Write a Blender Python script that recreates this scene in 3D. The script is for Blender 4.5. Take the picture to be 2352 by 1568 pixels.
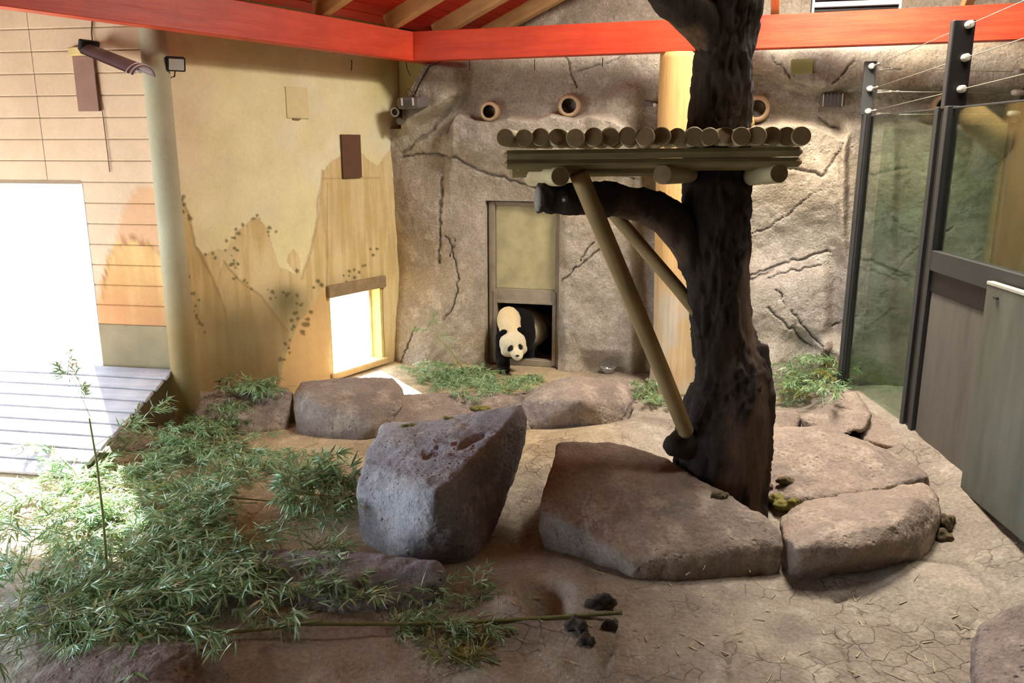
import bpy, bmesh, math, random
import numpy as np
from mathutils import Vector, Matrix
from mathutils.bvhtree import BVHTree

for _o in list(bpy.data.objects):
    bpy.data.objects.remove(_o, do_unlink=True)
scene = bpy.context.scene
COL = scene.collection
random.seed(7)
RNG = np.random.default_rng(11)

# ------------------------------------------------------------------ camera
PITCH = math.radians(13.2); FPX = 1900.0; CAMH = 2.8
cd = bpy.data.cameras.new('camera'); cam = bpy.data.objects.new('camera', cd); COL.objects.link(cam)
cam.location = (0, 0, CAMH); cam.rotation_euler = (math.pi/2 - PITCH, 0, 0)
cd.sensor_width = 36.0; cd.lens = 36.0*FPX/2352.0; cd.clip_start = 0.05; cd.clip_end = 300
scene.camera = cam

# ------------------------------------------------------------------ world, sun, skylights, exposure
world = bpy.data.worlds.new('daylight'); scene.world = world; world.use_nodes = True
bgn = world.node_tree.nodes['Background']
bgn.inputs[0].default_value = (0.68, 0.83, 1.0, 1); bgn.inputs[1].default_value = 16.0
SUN_AZ = Vector((0.52, -0.85)).normalized(); SUN_EL = math.radians(32)
sd = bpy.data.lights.new('sun', 'SUN'); so = bpy.data.objects.new('sun', sd); COL.objects.link(so)
sun_dir = Vector((SUN_AZ.x*math.cos(SUN_EL), SUN_AZ.y*math.cos(SUN_EL), -math.sin(SUN_EL)))
so.rotation_euler = sun_dir.to_track_quat('-Z', 'Y').to_euler(); so.location = (-8, 16, 12)
sd.energy = 42.0; sd.angle = math.radians(0.8); sd.color = (1.0, 0.97, 0.93)
def area(name, loc, target, sx, sy, energy, color):
    l = bpy.data.lights.new(name, 'AREA'); l.shape = 'RECTANGLE'; l.size = sx; l.size_y = sy
    l.energy = energy; l.color = color
    o = bpy.data.objects.new(name, l); COL.objects.link(o); o.location = loc
    o.rotation_euler = (Vector(target)-Vector(loc)).to_track_quat('-Z', 'Y').to_euler()
    return o
# roof lights let into the ceiling (the ceiling has frames there)
area('roof_light_back', (2.6, 7.4, 5.55), (2.2, 7.2, 0), 1.3, 1.2, 640, (1.0, 0.93, 0.83))
area('roof_light_front', (3.3, 5.7, 5.55), (3.2, 5.4, 0), 1.2, 1.0, 120, (1.0, 0.93, 0.85))
vs = scene.view_settings
scene.cycles.max_bounces = 5; scene.cycles.diffuse_bounces = 3; scene.cycles.transparent_max_bounces = 6; scene.cycles.caustics_reflective = False; scene.cycles.caustics_refractive = False
scene.cycles.use_adaptive_sampling = True; scene.cycles.adaptive_threshold = 0.1; scene.cycles.adaptive_min_samples = 20
vs.view_transform = 'Standard'; vs.look = 'None'; vs.gamma = 1.0; vs.exposure = 0.0; vs.use_curve_mapping = False

# ------------------------------------------------------------------ helpers: measuring
CF = np.array([0, math.cos(PITCH), -math.sin(PITCH)]); CU = np.array([0, math.sin(PITCH), math.cos(PITCH)])
CR = np.array([1.0, 0, 0]); CO = np.array([0, 0, CAMH])
def ray(x, y): return CF + (x-1176)/FPX*CR + (784-y)/FPX*CU
def P(x, y, z=0.0):
    d = ray(x, y); return CO + d*((z-CAMH)/d[2])
def PY(x, y, Y):
    d = ray(x, y); return CO + d*(Y/d[1])
def PP(x, y, o, n):
    d = ray(x, y); return CO + d*(np.dot(o-CO, n)/np.dot(d, n))
def proj(w):
    d = np.asarray(w)-CO; k = d@CF
    return np.stack([1176+FPX*(d@CR)/k, 784-FPX*(d@CU)/k], -1)
def A(*v): return np.array(v, dtype=float)

# ------------------------------------------------------------------ helpers: noise
def vnoise(p, seed=0):
    i = np.floor(p).astype(np.int64); f = p-i; f = f*f*f*(f*(f*6-15)+10)
    def h(ix, iy, iz):
        n = (ix*374761393+iy*668265263+iz*2147483647+seed*974634777) & 0xffffffff
        n = ((n ^ (n >> 13))*1274126177) & 0xffffffff
        n = ((n ^ (n >> 15))*2246822519) & 0xffffffff
        return ((n ^ (n >> 16)) & 0xffff)/32767.5-1.0
    x, y, z = i[:, 0], i[:, 1], i[:, 2]; u, v, w = f[:, 0], f[:, 1], f[:, 2]
    L = lambda a, b, t: a+(b-a)*t
    return L(L(L(h(x, y, z), h(x+1, y, z), u), L(h(x, y+1, z), h(x+1, y+1, z), u), v),
             L(L(h(x, y, z+1), h(x+1, y, z+1), u), L(h(x, y+1, z+1), h(x+1, y+1, z+1), u), v), w)
def fbm(p, scale, octs=4, seed=0, rough=0.5):
    p = np.asarray(p, float)*scale; out = 0; a = 1.0; t = 0
    for k in range(octs):
        out = out + a*vnoise(p*(2.03**k)+k*17.3, seed+k); t += a; a *= rough
    return out/t
def sstep(a, b, x):
    t = np.clip((x-a)/(b-a), 0, 1); return t*t*(3-2*t)
def inpoly(x, y, poly):
    inside = np.zeros(x.shape, bool); n = len(poly)
    for k in range(n):
        x1, y1 = poly[k]; x2, y2 = poly[(k+1) % n]
        if y1 == y2: continue
        c = ((y1 > y) != (y2 > y)) & (x < (x2-x1)*(y-y1)/(y2-y1)+x1)
        inside ^= c
    return inside
def dline(x, y, pts):
    best = np.full(x.shape, 1e9)
    for (x1, y1), (x2, y2) in zip(pts[:-1], pts[1:]):
        dx, dy = x2-x1, y2-y1; t = np.clip(((x-x1)*dx+(y-y1)*dy)/(dx*dx+dy*dy+1e-9), 0, 1)
        best = np.minimum(best, np.hypot(x-x1-t*dx, y-y1-t*dy))
    return best

# ------------------------------------------------------------------ helpers: objects
def tag(o, label=None, cat=None, group=None, kind=None):
    if label: o['label'] = label
    if cat: o['category'] = cat
    if group: o['group'] = group
    if kind: o['kind'] = kind
    return o
def root(name, loc, label=None, cat=None, group=None, kind=None):
    o = bpy.data.objects.new(name, None); COL.objects.link(o); o.location = Vector(loc); o.empty_display_size = 0.1
    return tag(o, label, cat, group, kind)
def base(o):
    v = Vector((0, 0, 0))
    while o is not None: v = v+o.location; o = o.parent
    return v
def mesh(name, V, Fs, mat=None, parent=None, smooth=False, loc=None):
    """V in world coordinates; stored relative to the parent (or to loc for a top-level mesh)."""
    V = np.asarray(V, float)
    off = np.array(base(parent)) if parent is not None else (np.array(loc, float) if loc is not None else np.zeros(3))
    me = bpy.data.meshes.new(name); me.from_pydata((V-off).tolist(), [], [tuple(int(i) for i in f) for f in Fs]); me.update()
    if smooth: me.polygons.foreach_set('use_smooth', [True]*len(me.polygons))
    o = bpy.data.objects.new(name, me); COL.objects.link(o)
    if parent is not None: o.parent = parent
    elif loc is not None: o.location = Vector(loc)
    if mat: me.materials.append(mat)
    return o
def gridmesh(name, V, nu, nv, mat, parent=None, keep=None, loc=None):
    idx = np.arange(nu*nv).reshape(nu, nv)
    q = np.stack([idx[:-1, :-1], idx[1:, :-1], idx[1:, 1:], idx[:-1, 1:]], -1).reshape(-1, 4)
    if keep is not None: q = q[keep.reshape(-1)]
    off = np.array(base(parent)) if parent is not None else (np.array(loc, float) if loc is not None else np.zeros(3))
    me = bpy.data.meshes.new(name); W = (np.asarray(V)-off).astype(np.float32)
    me.vertices.add(len(W)); me.vertices.foreach_set('co', W.ravel())
    n = len(q); me.loops.add(n*4); me.loops.foreach_set('vertex_index', q.ravel().astype(np.int32))
    me.polygons.add(n); me.polygons.foreach_set('loop_start', np.arange(0, 4*n, 4, dtype=np.int32))
    me.update(calc_edges=True); me.polygons.foreach_set('use_smooth', [True]*n)
    o = bpy.data.objects.new(name, me); COL.objects.link(o); me.materials.append(mat)
    if parent is not None: o.parent = parent
    elif loc is not None: o.location = Vector(loc)
    return o, q
def setcol(o, c, name='paint'):
    at = o.data.attributes.new(name, 'FLOAT_COLOR', 'POINT')
    c = np.asarray(c, np.float32)
    if c.shape[1] == 3: c = np.concatenate([c, np.ones((len(c), 1), np.float32)], 1)
    at.data.foreach_set('color', c.ravel())
def boxdata(c, ax, ay, az, s):
    c = np.asarray(c, float); V = []
    for sx in (-1, 1):
        for sy in (-1, 1):
            for sz in (-1, 1):
                V.append(c+np.asarray(ax)*sx*s[0]/2+np.asarray(ay)*sy*s[1]/2+np.asarray(az)*sz*s[2]/2)
    Fs = [(0, 1, 3, 2), (4, 6, 7, 5), (0, 4, 5, 1), (2, 3, 7, 6), (0, 2, 6, 4), (1, 5, 7, 3)]
    return np.array(V), Fs
def beveled(V, Fs, w, seg=1):
    bm = bmesh.new(); vs_ = [bm.verts.new(v) for v in V]
    for f in Fs: bm.faces.new([vs_[i] for i in f])
    bmesh.ops.recalc_face_normals(bm, faces=bm.faces)
    if w > 0: bmesh.ops.bevel(bm, geom=list(bm.edges), offset=w, segments=seg, affect='EDGES', profile=0.5)
    bm.verts.index_update()
    out = np.array([v.co[:] for v in bm.verts]), [[v.index for v in f.verts] for f in bm.faces]
    bm.free(); return out
EX, EY, EZ = A(1, 0, 0), A(0, 1, 0), A(0, 0, 1)
def box(name, c, s, mat, parent=None, ax=EX, ay=EY, az=EZ, bev=0.004, loc=None):
    V, Fs = boxdata(c, ax, ay, az, s); V, Fs = beveled(V, Fs, min(bev, min(s)*0.4))
    return mesh(name, V, Fs, mat, parent, loc=loc)
def bar(name, a, b, w, h, mat, parent=None, up=EZ, bev=0.004, loc=None):
    a, b = np.asarray(a, float), np.asarray(b, float); d = b-a; L = np.linalg.norm(d); d /= L
    s = np.cross(d, up); s /= np.linalg.norm(s); u = np.cross(s, d)
    return box(name, (a+b)/2, (L, w, h), mat, parent, d, s, u, bev, loc)
def tubedata(pts, rad, n=10, caps=True, jit=0.0, seed=0):
    pts = np.asarray(pts, float); m = len(pts)
    rad = np.full(m, rad) if np.isscalar(rad) else np.asarray(rad, float)
    T = np.gradient(pts, axis=0) if m > 2 else np.repeat([pts[1]-pts[0]], 2, 0)
    T /= np.linalg.norm(T, axis=1)[:, None]+1e-12
    ref = EZ if abs(T[0] @ EZ) < 0.9 else EX
    N = np.cross(T[0], ref); N /= np.linalg.norm(N); V = []
    r = np.random.default_rng(seed)
    for k in range(m):
        N = N-T[k]*(N@T[k]); N /= np.linalg.norm(N); B = np.cross(T[k], N)
        th = np.linspace(0, 2*math.pi, n, endpoint=False)
        rr = rad[k]*(1+jit*r.standard_normal(n)) if jit else rad[k]
        V.append(pts[k]+(np.cos(th)[:, None]*N+np.sin(th)[:, None]*B)*(rr[:, None] if jit else rr))
    V = np.concatenate(V); Fs = []
    for k in range(m-1):
        for j in range(n):
            Fs.append((k*n+j, k*n+(j+1) % n, (k+1)*n+(j+1) % n, (k+1)*n+j))
    if caps: Fs += [tuple(range(n))[::-1], tuple(range((m-1)*n, m*n))]
    return V, Fs
def tube(name, pts, rad, mat, parent=None, n=10, smooth=True, loc=None, jit=0, seed=0):
    V, Fs = tubedata(pts, rad, n, True, jit, seed); o = mesh(name, V, Fs, mat, parent, False, loc)
    if smooth:
        k = len(Fs)-2; o.data.polygons.foreach_set('use_smooth', [i < k for i in range(len(Fs))])
    return o
def lathe(name, c, axis, prof, mat, parent=None, n=28, smooth=True, loc=None):
    """prof: list of (radius, distance along axis)"""
    c = np.asarray(c, float); a = np.asarray(axis, float); a /= np.linalg.norm(a)
    ref = EZ if abs(a@EZ) < 0.9 else EX
    u = np.cross(a, ref); u /= np.linalg.norm(u); v = np.cross(a, u); V = []; Fs = []
    th = np.linspace(0, 2*math.pi, n, endpoint=False)
    for r, h in prof: V.append(c+a*h+(np.cos(th)[:, None]*u+np.sin(th)[:, None]*v)*max(r, 1e-4))
    for k in range(len(prof)-1):
        for j in range(n): Fs.append((k*n+j, k*n+(j+1) % n, (k+1)*n+(j+1) % n, (k+1)*n+j))
    V = np.concatenate(V); bm = bmesh.new(); vv = [bm.verts.new(x) for x in V]
    for f in Fs: bm.faces.new([vv[i] for i in f])
    bmesh.ops.remove_doubles(bm, verts=bm.verts, dist=3e-4); bmesh.ops.recalc_face_normals(bm, faces=bm.faces)
    bm.verts.index_update(); V = np.array([x.co[:] for x in bm.verts]); Fs = [[x.index for x in f.verts] for f in bm.faces]; bm.free()
    return mesh(name, V, Fs, mat, parent, smooth, loc)
def joinparts(lst):
    V = []; Fs = []; k = 0
    for v, f in lst:
        V.append(np.asarray(v)); Fs += [tuple(i+k for i in x) for x in f]; k += len(v)
    return np.concatenate(V), Fs

# ------------------------------------------------------------------ helpers: materials
def lin(c): return tuple(((x/255)/12.92 if x/255 <= 0.04045 else ((x/255+0.055)/1.055)**2.4) for x in c)
def newmat(name):
    m = bpy.data.materials.new(name); m.use_nodes = True; nt = m.node_tree
    return m, nt, nt.nodes['Principled BSDF']
def N(nt, kind, **kw):
    n = nt.nodes.new(kind)
    for k, v in kw.items():
        if k in n.inputs: n.inputs[k].default_value = v
        else: setattr(n, k, v)
    return n
def ramp(nt, fac, stops):
    r = nt.nodes.new('ShaderNodeValToRGB'); e = r.color_ramp.elements
    while len(e) < len(stops): e.new(0.5)
    for el, (p, c) in zip(e, stops): el.position = p; el.color = (*c, 1)
    nt.links.new(fac, r.inputs[0]); return r.outputs[0]
def mixc(nt, fac, a, b, mode='MIX'):
    m = nt.nodes.new('ShaderNodeMix'); m.data_type = 'RGBA'; m.blend_type = mode
    for s, v in ((m.inputs[0], fac), (m.inputs[6], a), (m.inputs[7], b)):
        if isinstance(v, (int, float)): s.default_value = v
        elif isinstance(v, tuple): s.default_value = (*v, 1)
        else: nt.links.new(v, s)
    return m.outputs[2]
def coords(nt, scale=(1, 1, 1)):
    t = nt.nodes.new('ShaderNodeTexCoord'); mp = nt.nodes.new('ShaderNodeMapping'); mp.inputs['Scale'].default_value = scale
    nt.links.new(t.outputs['Object'], mp.inputs[0]); return mp.outputs[0]
def noise(nt, vec, scale, detail=5, rough=0.6):
    n = N(nt, 'ShaderNodeTexNoise', Scale=scale, Detail=detail, Roughness=rough)
    nt.links.new(vec, n.inputs['Vector']); return n.outputs['Fac']
def bump(nt, bs, hs, strength, dist, prev=None):
    b = N(nt, 'ShaderNodeBump', Strength=strength, Distance=dist); nt.links.new(hs, b.inputs['Height'])
    if prev: nt.links.new(prev, b.inputs['Normal'])
    nt.links.new(b.outputs[0], bs.inputs['Normal']); return b.outputs[0]
def simple(name, c, rough=0.6, metal=0.0, var=0.12, scale=8, bmp=0.1, stretch=(1, 1, 1), spec=0.4):
    m, nt, bs = newmat(name); v = coords(nt, stretch); f = noise(nt, v, scale)
    c = lin(c); a = tuple(x*(1-var) for x in c); b = tuple(min(1, x*(1+var)) for x in c)
    nt.links.new(ramp(nt, f, [(0.3, a), (0.7, b)]), bs.inputs['Base Color'])
    bs.inputs['Roughness'].default_value = rough; bs.inputs['Metallic'].default_value = metal
    bs.inputs['Specular IOR Level'].default_value = spec
    if bmp: bump(nt, bs, f, bmp, 0.02)
    return m
def rock(name, c1, c2, c3, scale=1.6, pits=0.5, attr=False, fine=1.0, cracks=0.0):
    """mottled cast rock: two slow blends, fine grain, pits"""
    m, nt, bs = newmat(name); v = coords(nt)
    f1 = noise(nt, v, scale, 4, 0.65); f2 = noise(nt, v, scale*3.1, 4, 0.7); f3 = noise(nt, v, 38, 3, 0.7)
    a = ramp(nt, f1, [(0.36, lin(c1)), (0.62, lin(c2))])
    b = mixc(nt, ramp(nt, f2, [(0.50, (0, 0, 0)), (0.68, (1, 1, 1))]), a, lin(c3))
    g = mixc(nt, 1.0, b, ramp(nt, f3, [(0.25, (0.62,)*3), (0.75, (1.16,)*3)]), 'MULTIPLY')
    if attr:
        at = N(nt, 'ShaderNodeAttribute', attribute_name='paint')
        g = mixc(nt, 1.0, g, at.outputs['Color'], 'MULTIPLY')
    ck = None
    if cracks:
        dv = N(nt, 'ShaderNodeMix', data_type='VECTOR'); dv.inputs[0].default_value = 0.12
        nz_ = N(nt, 'ShaderNodeTexNoise', Scale=6.0, Detail=4.0); nt.links.new(v, nz_.inputs['Vector']); nt.links.new(v, dv.inputs[4]); nt.links.new(nz_.outputs['Color'], dv.inputs[5])
        vc = N(nt, 'ShaderNodeTexVoronoi', Scale=7.0, feature='DISTANCE_TO_EDGE'); nt.links.new(dv.outputs[1], vc.inputs['Vector'])
        ck = ramp(nt, vc.outputs['Distance'], [(0.0, (0, 0, 0)), (0.035, (1, 1, 1))])
        ck = mixc(nt, ramp(nt, f1, [(0.46, (0, 0, 0)), (0.56, (1, 1, 1))]), (1.0, 1.0, 1.0), ck)
        g = mixc(nt, cracks, g, mixc(nt, 1.0, g, ramp(nt, ck, [(0, (0.62, 0.60, 0.58)), (1, (1, 1, 1))]), 'MULTIPLY'))
    nt.links.new(g, bs.inputs['Base Color'])
    bs.inputs['Roughness'].default_value = 0.85; bs.inputs['Specular IOR Level'].default_value = 0.25
    vo = N(nt, 'ShaderNodeTexVoronoi', Scale=17.0); nt.links.new(v, vo.inputs['Vector'])
    pr = ramp(nt, vo.outputs['Distance'], [(0.05, (0, 0, 0)), (0.28, (1, 1, 1))])
    msk = mixc(nt, ramp(nt, f2, [(0.45, (0, 0, 0)), (0.6, (1, 1, 1))]), (1.0, 1.0, 1.0), pr)
    def madd(a, k, b=None):
        n = N(nt, 'ShaderNodeMath', operation='MULTIPLY_ADD'); nt.links.new(a, n.inputs[0]); n.inputs[1].default_value = k
        if b is None: n.inputs[2].default_value = 0.0
        else: nt.links.new(b, n.inputs[2])
        return n.outputs[0]
    hh = madd(f2, 0.030*fine); hh = madd(f3, 0.014*fine, hh); hh = madd(msk, 0.028*pits, hh)
    if ck is not None: hh = madd(ck, 0.007, hh)
    bump(nt, bs, hh, 0.9, 1.0)                                        # one relief for grain, pits and cracks
    return m
def wood(name, c1, c2, axis=0, rough=0.6, scale=3.0, var=0.25, spec=0.3):
    m, nt, bs = newmat(name); s = [9, 9, 9]; s[axis] = 0.7
    v = coords(nt, tuple(s)); f = noise(nt, v, scale, 6, 0.65); f2 = noise(nt, coords(nt), 2.3, 4)
    c = ramp(nt, f, [(0.32, lin(c1)), (0.68, lin(c2))])
    c = mixc(nt, 1.0, c, ramp(nt, f2, [(0.3, (1-var,)*3), (0.7, (1.08,)*3)]), 'MULTIPLY')
    nt.links.new(c, bs.inputs['Base Color']); bs.inputs['Roughness'].default_value = rough
    bs.inputs['Specular IOR Level'].default_value = spec
    bump(nt, bs, f, 0.25, 0.01); return m
def lplace(o, c, d, up=EZ, parent=None):
    d = np.asarray(d, float)/np.linalg.norm(d); s = np.cross(up, d); s /= np.linalg.norm(s); u = np.cross(d, s)
    M = Matrix((d, s, u)).transposed()
    if parent is not None: o.parent = parent; c = np.asarray(c)-np.array(base(parent))
    o.location = Vector(c); o.rotation_euler = M.to_euler(); return o
def lbar(name, a, b, w, h, mat, parent=None, up=EZ, bev=0.006):
    """a timber whose local x runs along it, so that the grain follows"""
    a, b = np.asarray(a, float), np.asarray(b, float); L = np.linalg.norm(b-a)
    V, Fs = boxdata((0, 0, 0), EX, EY, EZ, (L, w, h)); V, Fs = beveled(V, Fs, bev)
    return lplace(mesh(name, V, Fs, mat), (a+b)/2, b-a, up, parent)
def llog(name, a, b, r0, r1, mat, parent=None, n=20, capmat=None, wob=0.0, seed=0):
    a, b = np.asarray(a, float), np.asarray(b, float); L = np.linalg.norm(b-a)
    t = np.array([0, 0.012/L if L > 0.1 else 0.1, 0.25, 0.5, 0.75, 1-0.012/L, 1.0]); k = len(t)
    pts = np.stack([(t-0.5)*L, t*0, t*0], 1); rr = r0+(r1-r0)*t
    rr[0] *= 0.93; rr[-1] *= 0.93
    if wob: g = np.random.default_rng(seed); pts[1:-1, 1:] += g.normal(0, wob, (k-2, 2))
    V, Fs = tubedata(pts, rr, n, True); o = mesh(name, V, Fs, mat)
    m = len(Fs)-2; o.data.polygons.foreach_set('use_smooth', [i < m for i in range(len(Fs))])
    if capmat:
        o.data.materials.append(capmat); o.data.polygons[m].material_index = 1; o.data.polygons[m+1].material_index = 1
    return lplace(o, (a+b)/2, b-a, EZ if abs((b-a)[2])/L < 0.95 else EX, parent)

# ------------------------------------------------------------------ base lines of the place
DB = P(1205, 838, 0); _a = math.radians(13.7)
EB = A(math.cos(_a), -math.sin(_a), 0); NB = A(-math.sin(_a), -math.cos(_a), 0)     # along the back wall / towards the room
CC = PP(924, 600, DB, NB); CC[2] = 0
_b = math.radians(33); D1 = A(math.sin(_b), math.cos(_b), 0); N1 = A(math.cos(_b), -math.sin(_b), 0)  # along the mural wall / into the room
PC = PP(390, 500, CC, N1); PC[2] = 0
_g = math.radians(10); G1 = A(-math.cos(_g), math.sin(_g), 0); NG = A(-math.sin(_g), -math.cos(_g), 0)  # along the planked wall / into the room
TOP = 5.6
def onback(x, y, h=0.0): return PP(x, y, DB+NB*h, NB)
def onleft(x, y, h=0.0): return PP(x, y, CC+N1*h, N1)
def onplank(x, y, h=0.0): return PP(x, y, PC+NG*h, NG)

M_rockwall = rock('rock_wall', (186, 174, 156), (162, 150, 134), (200, 188, 172), 1.2, 0.35, attr=True)
M_rock = rock('cast_rock', (158, 140, 124), (126, 112, 102), (176, 160, 142), 1.3, 0.6)
M_rockg = rock('cast_rock_grey', (158, 152, 152), (132, 126, 128), (176, 168, 164), 1.6, 1.0)
M_rockd = rock('cast_rock_dark', (136, 120, 110), (112, 100, 94), (154, 138, 126), 1.8, 1.0)
M_floor = rock('floor_cement', (164, 152, 136), (138, 126, 112), (180, 168, 150), 1.1, 0.35, attr=True, fine=0.9, cracks=0.8)

# ------------------------------------------------------------------ floor (one height field)
def floor_z(x, y):
    p = np.stack([x, y, x*0], 1)
    px = proj(np.stack([x, y, x*0], 1))
    X, Yp = px[:, 0], px[:, 1]
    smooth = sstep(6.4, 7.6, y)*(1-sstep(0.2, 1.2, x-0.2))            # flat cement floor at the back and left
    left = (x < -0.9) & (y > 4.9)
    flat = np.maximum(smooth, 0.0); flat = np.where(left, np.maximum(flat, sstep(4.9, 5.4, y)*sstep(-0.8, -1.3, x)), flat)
    z = fbm(p, 1.1, 4, 3)*0.065*(1-flat*0.88)+fbm(p, 5, 3, 9)*0.018*(1-flat*0.93)
    def bumpat(x0, y0, amp, rx, ry):
        c = P(x0, y0, 0); return amp*np.exp(-(((x-c[0])/rx)**2+((y-c[1])/ry)**2))
    z = z+bumpat(1260, 1400, 0.13, 0.50, 0.42)-bumpat(1248, 1392, 0.30, 0.12, 0.15)-bumpat(1260, 1425, 0.12, 0.1, 0.08)
    z = z+bumpat(1340, 1040, 0.16, 0.55, 0.5)+bumpat(1500, 1000, 0.14, 0.6, 0.5)-bumpat(1190, 1180, 0.08, 0.14, 0.7)
    z = z+0.20*sstep(2.9, 3.5, x-(y-4.9)*0.06)*sstep(4.2, 5.2, y)+bumpat(2150, 1330, 0.05, 0.3, 0.3)
    z = z+0.10*sstep(1.6, 2.4, x)*sstep(5.2, 6.2, y)*(1-sstep(8.3, 8.8, y))
    z = z+0.06*sstep(-0.2, -1.2, x)*(1-sstep(4.4, 5.0, y))
    return z, flat
gx = np.concatenate([np.arange(-8, -4.2, 0.08), np.arange(-4.2, 4.2, 0.026), np.arange(4.2, 8.01, 0.1)])
gy = np.concatenate([np.arange(-1.6, 3.0, 0.15), np.arange(3.0, 7.0, 0.026), np.arange(7.0, 12.6, 0.06)])
FX, FY = np.meshgrid(gx, gy, indexing='ij'); fx, fy = FX.ravel(), FY.ravel()
fz, fflat = floor_z(fx, fy)
_pp = proj(np.stack([fx, np.maximum(fy, 1.0), fz], 1)); fpx, fpy = _pp[:, 0]+18*fbm(np.stack([fx, fy, fx*0], 1), 3, 3, 5), _pp[:, 1]+14*fbm(np.stack([fx, fy, fx*0], 1), 3, 3, 8)
# cracks of the cement in the foreground: grooves
CR1 = [[(1960, 1270), (2085, 1275), (2230, 1300), (2255, 1330), (2300, 1360)], [(1925, 1450), (1945, 1480), (1950, 1530), (1985, 1568)],
       [(1665, 1475), (1675, 1520), (1678, 1580)], [(1390, 1530), (1400, 1500), (1412, 1450)], [(2240, 1400), (2235, 1450), (2250, 1510)],
       [(1905, 1375), (1940, 1370), (1980, 1362)], [(2160, 1440), (2200, 1445), (2240, 1425)]]
crk = np.zeros(len(fx))
for c in CR1: crk = np.maximum(crk, 1-sstep(1.5, 6.5, dline(fpx, fpy, c)))
crk *= (fy < 6)
fz = fz-crk*0.018
floor_o, _q = gridmesh('floor', np.stack([fx, fy, fz], 1), len(gx), len(gy), M_floor)
tag(floor_o, 'uneven grey-brown cement floor of the enclosure', None, None, 'structure')
fc = np.ones((len(fx), 3))
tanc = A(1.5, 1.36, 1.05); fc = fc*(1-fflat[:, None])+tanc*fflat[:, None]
stain = np.exp(-(((fpx-1815)/62)**2+((fpy-1447)/36)**2)**2)*(fy < 6); fc *= (1-0.30*stain)[:, None]
stain = np.exp(-(((fpx-1640)/50)**2+((fpy-1400)/36)**2)); fc *= (1-0.14*stain)[:, None]
soil = sstep(0.05, 0.5, fbm(np.stack([fx, fy, fx*0], 1), 0.8, 3, 31))*(1-fflat)*(fpx < 1500); fc *= (1-soil[:, None]*A(0.10, 0.16, 0.18))
fc *= (1-0.3*crk)[:, None]
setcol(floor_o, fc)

# ------------------------------------------------------------------ back wall of cast rock
NU, NV = 640, 390
uu = np.linspace(-0.10, 9.6, NU); zz = np.linspace(-0.12, TOP, NV)
d0, d1_ = 1120, 1287
U0 = float((onback(1120, 650)-CC)@EB); U1 = float((onback(1286, 650)-CC)@EB); ZD = float(onback(1205, 463)[2])
HU0 = float((onback(1141, 760)-CC)@EB); HU1 = float((onback(1274, 760)-CC)@EB); HZ1 = float(onback(1205, 694)[2])
uu = np.unique(np.concatenate([uu, [U0-0.012, U0, U1, U1+0.012, HU0, HU1]])); zz = np.unique(np.concatenate([zz, [ZD, ZD+0.012, HZ1, 0.0]])); NU, NV = len(uu), len(zz)
UU, ZZ = np.meshgrid(uu, zz, indexing='ij'); u_, z_ = UU.ravel(), ZZ.ravel()
W0 = CC+u_[:, None]*EB+z_[:, None]*EZ
q3 = np.stack([u_, z_, u_*0], 1)
bp = proj(W0); bx_ = bp[:, 0]+10*fbm(q3, 2.2, 3, 41); by_ = bp[:, 1]+10*fbm(q3, 2.2, 3, 44)
h = 0.10+0.09*fbm(q3, 0.8, 3, 1)+0.026*fbm(q3, 3.2, 3, 2)+0.012*fbm(q3, 11, 3, 6)
def cx(x, a, b, s=25): return sstep(a-s, a+s, x)*(1-sstep(b-s, b+s, x))
h += 0.06*cx(bx_, 925, 1112, 18)*sstep(360, 420, by_)                                  # buttress left of the hatch
h += 0.20*np.exp(-((bx_-985)/60)**2)*sstep(640, 860, by_)
h += 0.13*cx(bx_, 1292, 1462, 14)*sstep(420, 520, by_)*(1-0.25*((bx_-1377)/85)**2).clip(0, 1)     # buttress right of the hatch
h -= 0.10*cx(bx_, 1474, 1530, 8)*sstep(420, 460, by_)
ledge = np.interp(bx_, [925, 1040, 1060, 1100, 1140, 1180, 1240, 1280, 1330, 1370, 1420, 1460, 1500, 1560], [330, 300, 262, 274, 278, 266, 276, 264, 276, 264, 270, 300, 420, 430])
h += 0.26*sstep(-7, 9, by_-ledge)*(1-sstep(40, 190, by_-ledge))*cx(bx_, 1040, 1480, 20)
h += 0.22*cx(bx_, 935, 1075, 20)*(1-sstep(-10, 25, by_-np.interp(bx_, [930, 1075], [300, 215])))*sstep(140, 160, by_)
h -= 0.12*np.exp(-((bx_-1075)/22)**2-((by_-240)/40)**2)
h += 0.13*cx(bx_+0.35*(by_-240), 1385, 1470, 30)*sstep(185, 235, by_+0.25*(bx_-1420))*(1-sstep(300, 420, by_))
ov = np.interp(bx_, [1650, 1720, 1770, 1830, 1880, 1960, 2100], [165, 168, 172, 205, 215, 205, 215])
h += 0.24*(1-sstep(-12, 8, by_-ov))*sstep(1600, 1700, bx_)                              # brow over the right-hand recess
lg = np.interp(bx_, [1650, 1730, 1790, 1850, 1900, 1930, 2000], [285, 285, 268, 282, 300, 320, 240])
h += 0.30*sstep(-10, 16, by_-lg)*(1-sstep(120, 330, by_-lg))*cx(bx_, 1640, 1935, 14)
h += 0.15*cx(bx_, 1925, 2050, 12)*sstep(250, 300, by_)
h += 0.12*cx(bx_, 1720, 1895, 16)*sstep(560, 660, by_)*(1-sstep(740, 800, by_))
h += 0.30*np.exp(-((bx_-1915)/32)**2)*sstep(750, 790, by_)
h += 0.25*np.exp(-((bx_-1770)/45)**2)*sstep(740, 830, by_)
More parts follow.
